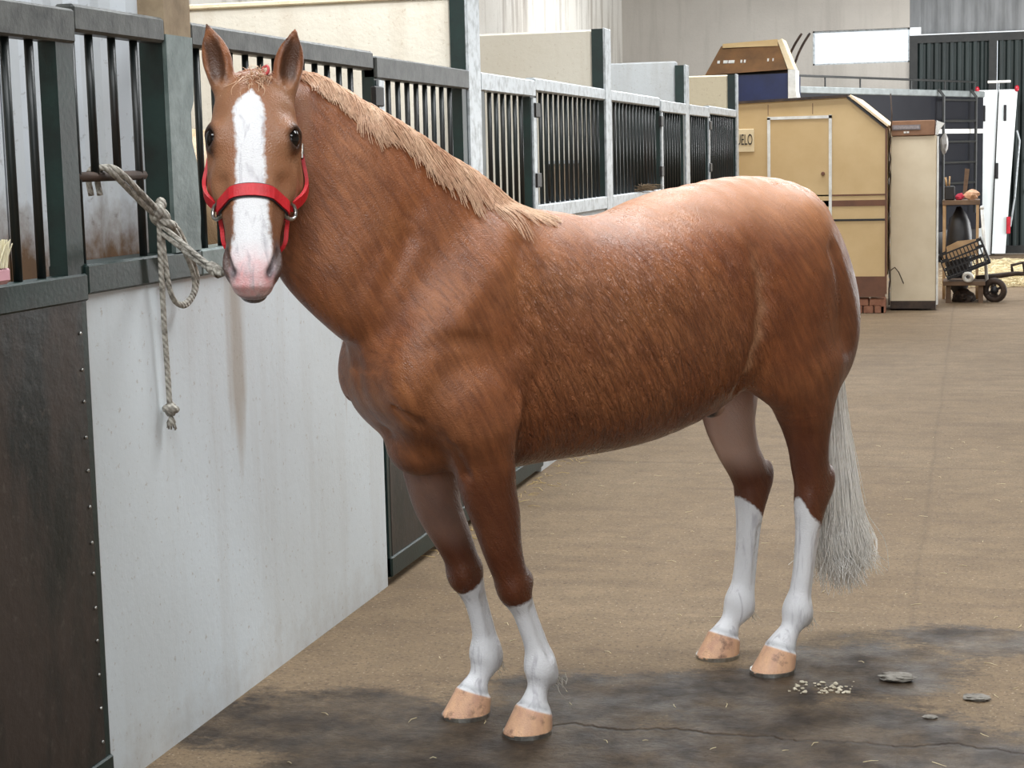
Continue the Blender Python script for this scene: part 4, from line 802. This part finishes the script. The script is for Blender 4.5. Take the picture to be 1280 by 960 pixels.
# ------------------------------------------------------------------ caravan and junk at the end of the aisle
M['beige']=pm('beige_caravan_panel',(206,178,132),(192,162,114),1.6,.5,0,.04,30); M['brownp']=pm('brown_caravan_paint',(112,72,50),(90,58,42),5,.5,0,.05); M['whitep']=pm('white_trim',(228,228,224),(200,198,192),12,.45,0,.05)
M['cream']=pm('cream_enamel',(216,202,176),(200,184,156),2.2,.4,0,.04,40); M['boxbrown']=pm('brown_board',(142,106,80),(120,86,64),7,.7,0,.1); M['dk']=pm('black_plastic',(22,22,26),(34,32,34),14,.5,0,.1)
M['navy']=pm('navy_panel',(30,42,86),(22,30,62),4,.35,0,.05); M['blackbody']=pm('black_lacquer',(13,14,22),(20,21,28),2,.55,0,.02,Specular_IOR_Level=.2); M['letter']=pm('black_lettering',(40,34,30),(60,52,46),30,.6,0,0); M['card']=pm('cardboard',(190,158,120),(166,134,98),9,.8,0,.1); M['wood']=pm('weathered_wood',(120,96,76),(84,66,52),12,.8,0,.4,40,stretch=(.3,1,1))
t=thing('caravan','beige caravan with brown stripes, a white framed door and one sloping corner','caravan',(.2,18.25,0)); y=18.25
MB().prism([(-2.3,.37),(1.355,.37),(1.355,1.872),(.976,2.19),(-2.3,2.09)],1,y,y+2.1).build('body_shell',M['beige'],t)
MB().prism([(-2.3,2.09),(.976,2.19),(.976,2.215),(-2.3,2.115)],1,y-.03,y+2.12).build('roof_edge',M['rust'],t)
MB().prism([(.985,2.20),(1.365,1.885),(1.38,1.90),(1.0,2.215)],1,y-.015,y+2.12).build('sloping_panel',pm('pale_cream_panel',(232,210,176),(220,196,160),4,.5,0,0),t); MB().prism([(.96,2.185),(1.345,1.865),(1.357,1.875),(.975,2.2)],1,y-.02,y-.0).build('corner_moulding',M['dk'],t)
MB().box((1.345,y-.012,.2),(1.365,y+.02,1.87)).build('edge_moulding',M['brownp'],t)
MB().box((-2.3,y-.006,1.095),(1.35,y,1.155)).build('stripe',M['brownp'],t); MB().box((-2.3,y-.006,1.20),(1.35,y,1.215)).build('stripe',M['brownp'],t); MB().box((-2.3,y-.008,.945),(1.35,y,.965)).build('black_seam',M['dk'],t)
MB().box((-2.3,y-.004,.17),(1.35,y+.02,.38)).build('skirt',M['brownp'],t)
d=MB().box((.19,y-.006,.45),(.79,y+.01,1.985)).build('door',M['beige'],t)
for a,c in (((.165,.42),(.195,2.005)),((.785,.42),(.815,2.02)),((.165,1.985),(.815,2.015))): MB().box((a[0],y-.016,a[1]),(c[0],y-.004,c[1])).build('door_frame',M['whitep'],t).parent=d
MB().lathe((.728,y-.03,1.43),[(0,-.012),(.016,-.012),(.02,.0),(.016,.024),(0,.024)],12,1).build('door_knob',M['brownp'],t)
for x in (.17,.62): MB().box((x,y-.003,2.03),(x+.006,y,2.14)).build('panel_seam',M['brownp'],t)
s=MB().box((-.34,y-.012,1.665),(.03,y-.002,1.90),.004).build('name_plate',pm('pale_sign_board',(226,208,172),(214,194,156),6,.6,0,0),t)
fc=bpy.data.curves.new('lettering','FONT'); fc.body='UELO'; fc.size=.155; fc.extrude=.002; fc.offset=.0; fo=bpy.data.objects.new('lettering_src',fc); COL.objects.link(fo); bpy.context.view_layer.update()
fm=bpy.data.meshes.new_from_object(fo.evaluated_get(bpy.context.evaluated_depsgraph_get())); bpy.data.objects.remove(fo); v=A([p.co[:] for p in fm.vertices]); w_=v[:,0].max()
for p in fm.vertices: p.co=Vector((p.co.x*.165/w_-.152-.2,-.016-p.co.z,1.74+p.co.y-.0))
fm.materials.append(M['letter']); lo=bpy.data.objects.new('lettering',fm); COL.objects.link(lo); lo.parent=t; lo.location=(0,0,0)
# bricks under the caravan corner
M['brick']=pm('terracotta_brick',(168,120,96),(138,92,72),14,.85,0,.4); bt=thing('brick_stack','terracotta bricks propping the right end of the caravan','bricks',(1.2,18.4,0))
for (x,z,w_,h,rz) in ((1.02,0,.10,.075,0),(1.13,0,.10,.075,0),(1.24,0,.10,.075,0),(1.07,.078,.11,.07,0),(1.19,.078,.12,.07,0),(1.30,.0,.05,.15,0)): MB().box((x,18.29,z),(x+w_,18.5,z+h),.006).build('brick',M['brick'],bt)
# cabinet
t=thing('tall_cabinet','tall narrow cream metal cabinet standing right of the beige caravan','cabinet',(1.6,18.6,0))
MB().box((1.385,18.6,.05),(1.842,19.15,1.79),.008).build('body',M['cream'],t); MB().box((1.845,18.6,.06),(1.862,18.75,1.78)).build('side_edge',M['whitep'],t); MB().box((1.385,18.597,.02),(1.842,19.0,.10)).build('rusted_foot',M['rust'],t)
Rr=random.Random(8); b=MB(); pts=[]
for k in range(22): pts.append((1.372+.012*Rr.random(),18.56+.02*Rr.random(),.06+.083*k))
b.tube(pts,.008,6); b.tube([(1.376,18.56,1.75),(1.40,18.5,2.0),(1.385,18.5,2.22)],.007,6); b.tube([(1.39,18.59,.42),(1.43,18.585,.45),(1.47,18.585,.40),(1.52,18.585,.28)],.005,5); b.build('loose_cable',M['rust'],t,True)
b=MB()
for k in range(14):
    z=.1+.12*k; b.box((1.366+.006*Rr.random(),18.575,z),(1.384,18.59,z+.05+.05*Rr.random()))
b.build('peeling_seal',M['whitep'],t)
t=thing('storage_box','brown box with a grey label plate lying on top of the cream cabinet','box',(1.57,18.7,1.792))
MB().box((1.39,18.58,1.792),(1.822,19.0,1.945),.006).build('box_body',M['boxbrown'],t); MB().box((1.40,18.574,1.85),(1.68,18.581,1.902)).build('label_plate',pm('grey_plate',(126,120,122),(104,98,100),20,.5,.2,0),t); MB().box((1.412,18.570,1.86),(1.668,18.575,1.892)).build('plate_face',pm('worn_plate_face',(150,142,142),(118,110,112),60,.6,0,0),t)
for k,x in enumerate((1.515,1.545)): MB().box((x,18.575,1.818),(x+.022,18.58,1.836)).build('white_mark',M['whitep'],t)
o=MB().prism([(1.826,1.795),(1.84,1.94),(1.915,1.91),(1.87,1.85),(1.85,1.795)],1,18.6,18.9).build('foam_block',M['whitep']); tag(o,'white foam wedge at the right end of the brown box on the cabinet','foam block')
o=MB().ico((1.915,18.75,1.70),(.04,.06,.11),2,.5,4).build('plastic_bag',pm('grey_plastic_bag',(168,164,160),(140,136,132),14,.4)); tag(o,'crumpled grey plastic bag hanging beside the top of the cream cabinet','bag')
# horsebox behind the caravan
t=thing('horsebox','blue and brown horsebox with a slanted roof front rising behind the caravan','horsebox',(-.6,20.8,0)); Y=20.75; k=1.055
MB().box((-2.1,Y,.0),(.16,Y+1.15,2.56)).build('blue_body',M['navy'],t)
v=[(-.83,Y-.05,2.565),(.12,Y-.05,2.60),(-.02,Y+.25,2.94),(-.68,Y+.25,2.91),(-.83,Y+1.1,2.565),(.12,Y+1.1,2.60),(-.02,Y+1.1,2.94),(-.68,Y+1.1,2.91)]
recalc(MB().add(v,[(0,1,2,3),(1,5,6,2),(5,4,7,6),(4,0,3,7),(3,2,6,7),(1,0,4,5)]).build('slanted_front',pm('ochre_brown_panel',(128,92,58),(98,72,48),5,.6,0,.15),t))
v=[(-.655,Y+.195,2.885),(-.01,Y+.19,2.885),(-.02,Y+.235,2.965),(-.66,Y+.235,2.935)]; v+=[(x,y_+.06,z) for x,y_,z in v]
recalc(MB().add(v,[(0,1,2,3),(4,7,6,5),(0,4,5,1),(1,5,6,2),(2,6,7,3),(3,7,4,0)]).build('cream_cap',M['beige'],t))
v=[(.13,Y-.06,2.60),(.20,Y-.05,2.60),(.03,Y+.24,2.97),(-.02,Y+.24,2.95)]; v+=[(x,y_+.5,z) for x,y_,z in v]
recalc(MB().add(v,[(0,1,2,3),(4,7,6,5),(0,4,5,1),(1,5,6,2),(2,6,7,3),(3,7,4,0)]).build('pale_edge',pm('cream_edge',(232,214,180),(220,198,160),6,.5,0,0),t))
recalc(MB().add([(.13,Y-.05,2.24),(.24,Y-.05,2.24),(.215,Y-.05,2.36),(.215,Y-.05,2.60),(.13,Y-.05,2.60)]+[(.13,Y+.4,2.24),(.24,Y+.4,2.24),(.215,Y+.4,2.36),(.215,Y+.4,2.60),(.13,Y+.4,2.60)],[(4,3,2,1,0),(5,6,7,8,9)]+[(i,(i+1)%5,5+(i+1)%5,5+i) for i in range(5)]).build('white_side',M['whitep'],t))
for x,w_ in ((-.70,.03),(-.63,.05),(-.57,.07),(-.43,.02),(-.39,.02),(-.12,.02),(-.06,.015)): 
    o=MB().box((0,-.004,-.022),(w_,.004,.022)).build('white_mark',M['whitep'],t,local=True); o.location=(x+.6,Y+.055-.8-.008,2.715 if x<-.3 else 2.72); o.rotation_euler=(math.radians(-41),0,0); o.location.y=Y-20.8-.05+.30*(o.location.z-2.582)/.345-.006
for k,(dx,c) in enumerate(((0,'a'),(.1,'b'))): tag(MB().tube([tuple(q) for q in cr([(-.02+dx,22.05,.0),(-.02+dx,22.05,1.6),(-.03+dx,22.05,2.595),(-.005+dx,22.05,2.774),(.068+dx,22.05,2.94),(.163+dx,22.05,3.09)],5)],.016,7).build('hose',M['rust'],None,True),('left' if k==0 else 'right')+' of two dark bent hoses rising above the blue horsebox','hose',group='dark bent hoses')
# black truck along the aisle
a=Vector((0.02,23.0,0)); bdir=Vector((2.33,4.62,0)); L=bdir.length; ang=math.atan2(bdir.y,bdir.x)
t=thing('truck','black truck with roof rails, ladder and white rear doors at the aisle end','truck',(a.x,a.y,0),ang)
MB().box((0,0,.45),(L,1.5,2.44),.02).build('cargo_body',M['blackbody'],t,local=True); MB().box((-.01,-.012,2.40),(L+.01,1.51,2.49),.01).build('roof_cap',pm('grey_roof_cap',(128,134,134),(104,108,108),8,.5,.2,.05),t,local=True)
MB().box((3.2,-.014,1.87),(L,-.001,1.935)).build('white_band',M['whitep'],t,local=True); MB().box((.1,.05,.2),(L-.1,1.4,.46)).build('chassis',M['dk'],t,local=True)
for x in (.9,4.2):
    w_=MB().lathe((x,.02,.42),[(0,-.02),(.2,-.02),(.22,.0),(.40,.0),(.42,.05),(.42,.22),(.3,.24),(0,.24)],24,1).build('wheel',M['dk'],t,True,True); recalc(w_)
b=MB().tube([(.05,.08,2.63),(L-.1,.08,2.63)],.016,6).build('roof_rail',M['gateframe'],t,local=True)
for x in (.1,.8,1.7,3.1,4.1,L-.15): MB().tube([(x,.08,2.48),(x,.08,2.63)],.012,6).build('rail_stanchion',M['gateframe'],t,local=True)
la=MB()
for x in (3.72,4.72): la.tube([(x,-.10,.7),(x,-.10,2.40),(x,-.02,2.50)],.022,6)
la.build('ladder_rail',M['gateframe'],t,local=True)
for k in range(6): MB().tube([(3.72,-.10,.85+.3*k),(4.72,-.10,.85+.3*k)],.018,6).build('ladder_rung',M['gateframe'],t,local=True)
# white rear doors, standing open across the tail of the truck
dw=NT('white_door_gloss'); dw.set(dw.mix(dw.ramp(dw.noise(dw.pos((1,1,.2)),4,5,.6),[(.4,0),(.7,.5)]),lin((240,244,246)),lin((206,222,222))),.12,.0,Coat_Weight=.6); M['whitedoor']=dw.m
TM=(Matrix.Translation((a.x,a.y,0))@Matrix.Rotation(ang,4,'Z')).inverted(); truck=t; y=28.02
def tk(b,name,m): b.v=[tuple(TM@Vector(p)) for p in b.v]; return recalc(b.build(name,m,truck,False,True))
def quad(xb0,xb1,xt0,xt1,z0,z1,y0,y1,name,m):
    v=[(xb0,y0,z0),(xb1,y0,z0),(xt1,y0,z1),(xt0,y0,z1),(xb0,y1,z0),(xb1,y1,z0),(xt1,y1,z1),(xt0,y1,z1)]
    return tk(MB().add(v,[(0,1,2,3),(5,4,7,6),(1,5,6,2),(4,0,3,7),(3,2,6,7),(4,5,1,0)]),name,m)
quad(2.235,2.47,2.262,2.555,.02,2.52,y,y+.06,'door_leaf',M['whitedoor']); quad(2.485,2.69,2.57,2.842,.04,2.52,y,y+.06,'door_leaf',M['whitedoor'])
quad(2.468,2.49,2.553,2.572,.03,2.48,y-.015,y,'lock_bar',M['gateframe']); quad(2.17,2.225,2.225,2.252,.05,2.45,y+.02,y+.12,'hinge_column',pm('grey_column',(120,130,128),(96,104,104),10,.4,.3,.05))
for x,z in ((2.33,2.05),(2.64,2.05),(2.53,1.18)): tk(MB().box((x,y-.03,z),(x+.045,y,z+.24),.006),'handle',M['dk'])
tk(MB().tube([(2.84,y,1.9),(2.88,y-.02,1.75),(2.82,y-.02,.9),(2.76,y,.45)],.014,6),'side_tube',M['silver']); tk(MB().tube([(2.25,y-.02,1.9),(2.19,y-.03,1.7),(2.13,y-.03,.9),(2.12,y-.02,.4)],.014,6),'side_tube',M['silver'])
rl=pm('red_lamp',(200,36,56),(150,24,40),10,.25,0,0)
for x in (2.14,2.70): tk(MB().box((x,y-.03,.34),(x+.06,y,.60),.008),'tail_lamp',rl)
tk(MB().box((2.40,y-.03,2.62),(2.74,y,2.66),.006),'top_lamp_bar',M['whitep']); tk(MB().box((2.56,y-.02,2.5),(2.575,y,2.63)),'lamp_stem',M['silver'])
for x in (2.25,2.83): tk(MB().ico((x,y-.02,2.53),(.035,.03,.05),2),'marker_lamp',rl)
# heap of oddments beside the cabinet
def one(name,label,cat,b,m,smooth=False,rot=None):
    o=b.build(name,m,None,smooth); return tag(o,label,cat)
t=thing('bench','low weathered wooden bench holding the black basket','bench',(2.1,19.7,0)); MB().box((1.90,19.45,.19),(2.34,19.95,.235),.004).build('plank',M['wood'],t)
for x,yy in ((1.93,19.5),(2.27,19.5),(1.93,19.9),(2.27,19.9)): MB().box((x,yy,0),(x+.05,yy+.05,.19)).build('leg',M['wood'],t)
t=thing('plastic_basket','tilted black slatted plastic basket with cardboard in it','basket',(2.12,19.6,.47)); t.rotation_euler=(0,math.radians(-22),0)
for z in (-.13,-.045,.05,.125):
    b=MB(); b.box((-.24,-.17,z),(.24,-.16,z+.018)); b.box((-.24,.16,z),(.24,.17,z+.018)); b.box((-.24,-.17,z),(-.23,.17,z+.018)); b.box((.23,-.17,z),(.24,.17,z+.018)); b.build('basket_band',M['dk'],t,local=True)
for k in range(13): MB().box((-.24+.0392*k,-.171,-.13),(-.228+.0392*k,-.159,.14)).build('slat',M['dk'],t,local=True)
MB().box((.225,-.17,-.13),(.245,.17,.15)).build('end_panel',M['dk'],t,local=True); MB().box((-.24,-.17,-.14),(.24,.17,-.125)).build('basket_floor',M['dk'],t,local=True)
one('cardboard_sheet','tan cardboard sheet stuffed in the black basket','cardboard',MB().prism([(1.95,.44),(2.24,.52),(2.24,.68),(2.05,.66),(1.93,.60)],1,19.60,19.62),M['card'])
one('black_sack','shiny black sack standing under the small table beside the white post','sack',MB().ico((2.06,20.2,.50),(.15,.13,.50),3,.16,7),M['dk'],True)
one('dark_crate','dark crate of tools beside the cream cabinet above the sack','crate',MB().box((1.90,20.05,1.09),(2.01,20.3,1.24),.01),M['dk'])
t=thing('work_table','small tall brown table behind the basket with oddments on top','table',(2.08,20.2,0)); MB().box((1.88,20.0,1.035),(2.28,20.4,1.088),.004).build('table_top',M['wood'],t)
for x,yy in ((1.885,20.01),(2.24,20.01),(1.885,20.36),(2.24,20.36)): MB().box((x,yy,0),(x+.03,yy+.03,1.036)).build('leg',M['card'],t)
one('wood_offcut','upright wooden offcut leaning behind the crumpled paper','wood',MB().prism([(2.09,1.09),(2.13,1.09),(2.165,1.42),(2.115,1.43)],1,20.3,20.33),M['wood'])
one('red_cloth','small crumpled red cloth on the small brown table','cloth',MB().ico((2.06,20.1,1.125),(.05,.05,.04),2,.5,2),pm('red_cloth_fabric',(206,60,84),(160,40,60),20,.8))
one('crumpled_paper','crumpled peach paper on the right end of the brown table','paper',MB().ico((2.19,20.1,1.14),(.075,.06,.06),2,.6,5),pm('peach_paper',(226,182,148),(196,150,120),16,.8))
one('white_post','thin white post standing right of the black sack','post',MB().tube([(2.375,19.75,0),(2.30,19.75,1.0)],.018,8).ico((2.30,19.75,1.01),.024,2),M['whitep'],True)
one('brush_handle','pale wooden tool handles poking up out of the dark crate','tool handle',MB().tube([(1.925,20.1,1.241),(1.91,20.1,1.34)],.012,6).tube([(1.95,20.1,1.241),(1.955,20.1,1.35)],.009,6),M['card'],True)
one('tape_roll','white tape roll lying at the foot of the black basket','tape roll',MB().torus((2.16,19.42,.285),.042,.02,(.2,1,.3),18,8),M['whitep'],True)
t=thing('cast_wheel','dark greasy cast wheel lying beside the bench','wheel',(2.45,19.6,0)); MB().torus((2.44,19.6,.13),.10,.035,(.3,1,.1),22,8).build('rim',M['rust'],t,True); MB().lathe((2.44,19.6,.13),[(0,-.05),(.04,-.05),(.04,.05),(0,.05)],12,1).build('hub',M['dk'],t,True)
for k in range(4): MB().tube([(2.44,19.6,.13),(2.44+.1*math.cos(k*1.57+.4),19.6,.13+.1*math.sin(k*1.57+.4))],.014,6).build('spoke',M['rust'],t)
t=thing('tow_bar','rusty tow bar with a bent handle lying on the straw','tow bar',(2.5,20.0,.2)); MB().tube([(2.25,19.8,.24),(2.45,19.9,.26),(2.66,20.0,.28),(2.82,20.05,.27)],[.035,.03,.025,.02],8).build('shaft',M['rust'],t,True); MB().tube([(2.63,20.0,.29),(2.62,20.0,.37),(2.74,20.0,.40),(2.76,20.02,.29)],.018,7).build('bent_handle',M['rust'],t,True); MB().box((2.40,19.85,0),(2.46,19.92,.25)).build('prop_leg',M['rust'],t)
one('debris_pile','dusty brown rubble heaped under the bench','rubble',MB().ico((2.12,19.7,.04),(.12,.12,.09),3,.5,11),M['rust'])
